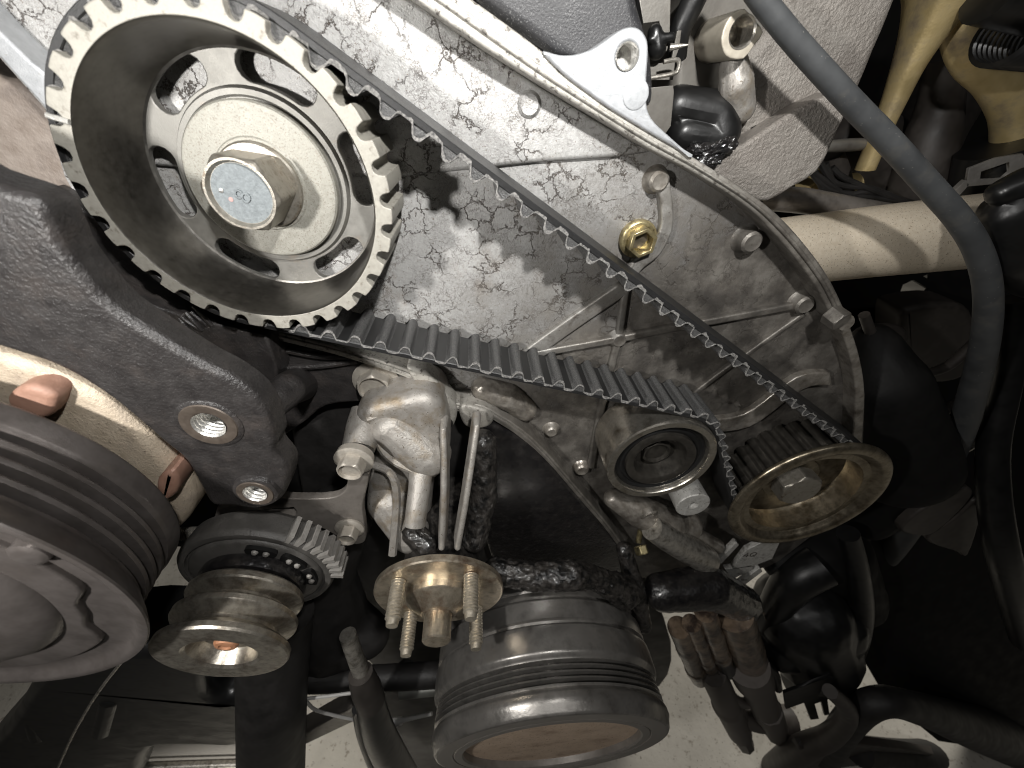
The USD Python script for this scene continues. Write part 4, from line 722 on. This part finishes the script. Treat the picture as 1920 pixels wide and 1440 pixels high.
one('fuse_plate', 'dark stepped plate with slots between the connectors and the arm', 'bracket', prism(uv([(1470, 1300), (1560, 1268), (1572, 1300), (1552, 1312), (1556, 1340), (1546, 1342), (1540, 1316), (1528, 1320), (1536, 1348), (1520, 1350), (1508, 1318), (1474, 1330)], .05), .046, .05, .0008), 'deepblack')

# ============ lower left and bottom ============
xm = Thing('front_crossmember', 'black shaped frame crossmember below the left pulley', 'frame', E(200, 1350, .08))
xo = crom(uv([(-120, 1560), (0, 1372), (50, 1290), (100, 1252), (240, 1225), (380, 1240), (392, 1300), (420, 1318), (458, 1322), (462, 1398), (330, 1400), (272, 1420), (220, 1520), (60, 1640)], .07), 3)
xm.add('pressing', prism(xo, .02, .07, .012, steps=5), 'deepblack')
xm.add('crease_highlight', tube([E(x, y, .0702) for x, y in ((226, 1244), (190, 1290), (158, 1340), (128, 1396), (96, 1470))], .0012, 8, 5), 'steel')  # pale steel line painted in as the highlight along the crease
xm.add('rib', pblob([[(215, 1300, .062, 22), (198, 1360, .062, 20)], [(60, 1330, .062, 16), (80, 1370, .062, 18)]], edge=.003), 'deepblack')
xm.add('bush', cyl(E(432, 1316, .045), (0, 1, .4), [(-.03, .022), (.0, .022), (.003, .019), (.0035, .006), (.001, .005), (.001, 0)], 36), 'deepblack')
one('bumper_bar', 'pale dirty metal bar along the bottom edge left of the post', 'bar', prism(crom(uv([(262, 1402), (330, 1392), (460, 1396), (462, 1424), (330, 1426), (276, 1432)], .04), 2), .0, .04, .004), 'altalu')
one('lower_bar', 'chrome edged rail along the bottom left of the post', 'bar', ptube([(240, 1440, .05, 8), (340, 1436, .05, 8), (465, 1432, .05, 8)], 14, 3), 'steel')
one('dark_post', 'dark vertical post below the small alternator pulley', 'post', ptube([(516, 1150, .04, 66), (513, 1250, .06, 60), (511, 1350, .08, 57), (510, 1520, .10, 54)], 30, 4), 'dark')
one('oil_filter', 'black rounded can hanging behind the water pump hub', 'filter', pblob([[(590, 1080, -.02, 70), (620, 1180, .0, 74)], [(620, 1180, .0, 74), (690, 1190, .005, 40)], [(590, 1080, -.02, 70), (640, 960, -.04, 60)]], edge=.006, smooth=12), 'dark')
hz = Thing('coolant_hose', 'black hose with a taped metal end hanging left of the crank pulley', 'hose', E(690, 1290, .02))
hz.add('hose', ptube([(690, 1290, .075, 24), (700, 1340, .08, 27), (722, 1400, .085, 29), (770, 1490, .09, 30)], 22), 'deepblack')
hz.add('metal_end', ptube([(652, 1190, .06, 15), (668, 1236, .066, 15), (682, 1272, .072, 15)], 20, 4), 'steel')
hz.add('tape', ptube([(676, 1262, .0715, 22), (685, 1288, .0755, 26), (695, 1314, .0785, 26)], 20, 3), 'brownblk')
hz.add('cable', ptube([(668, 1330, .082, 8), (676, 1380, .086, 7), (694, 1430, .09, 7), (720, 1500, .095, 7)], 12, 5), 'deepblack')
one('thin_wire', 'pale thin wire running level to the taped hose', 'wire', ptube([(566, 1311, .07, 3.2), (610, 1306, .07, 3), (662, 1299, .07, 3)], 8, 4), 'whitewire')
one('thin_wire', 'pale thin wire sagging below the level wire', 'wire', ptube([(574, 1314, .07, 3), (590, 1330, .07, 3), (622, 1340, .07, 3), (668, 1350, .07, 3)], 8, 5), 'whitewire')
one('cross_bar', 'black round bar level behind the crank pulley', 'bar', ptube([(560, 1275, 0.04, 22), (700, 1272, 0.04, 22), (860, 1262, 0.04, 22)], 16, 3), 'dark')
one('cross_bar', 'dull grey green bar end level behind the crank pulley', 'bar', ptube([(750, 1300, 0.05, 11), (850, 1288, 0.05, 11)], 14, 3), 'rail')
one('frame_rail', 'grey angled frame rail crossing low behind the post', 'frame', prism(uv([(556, 1404), (556, 1382), (676, 1318), (680, 1346)], .05), .03, .05, .003), 'armgrey')
one('dark_tray', 'dark underside tray between the hose and the crank pulley', 'panel', prism(crom(uv([(696, 1320), (830, 1300), (840, 1520), (760, 1560), (720, 1420)], .03), 2), .01, .03, .004), 'dark')
one('bar_end', 'small threaded pale rod end below the grey green bar', 'rod', ptube([(735, 1355, .05, 7), (752, 1352, .05, 7), (756, 1350, .05, 4), (810, 1338, .05, 3.5)], 10, 2), 'whitewire')
one('pale_duct', 'pale ribbed duct end seen right of the dark post', 'duct', ptube([(590, 1215, -.06, 26), (580, 1250, -.05, 20), (566, 1262, -.05, 14)], 20), 'altalu')
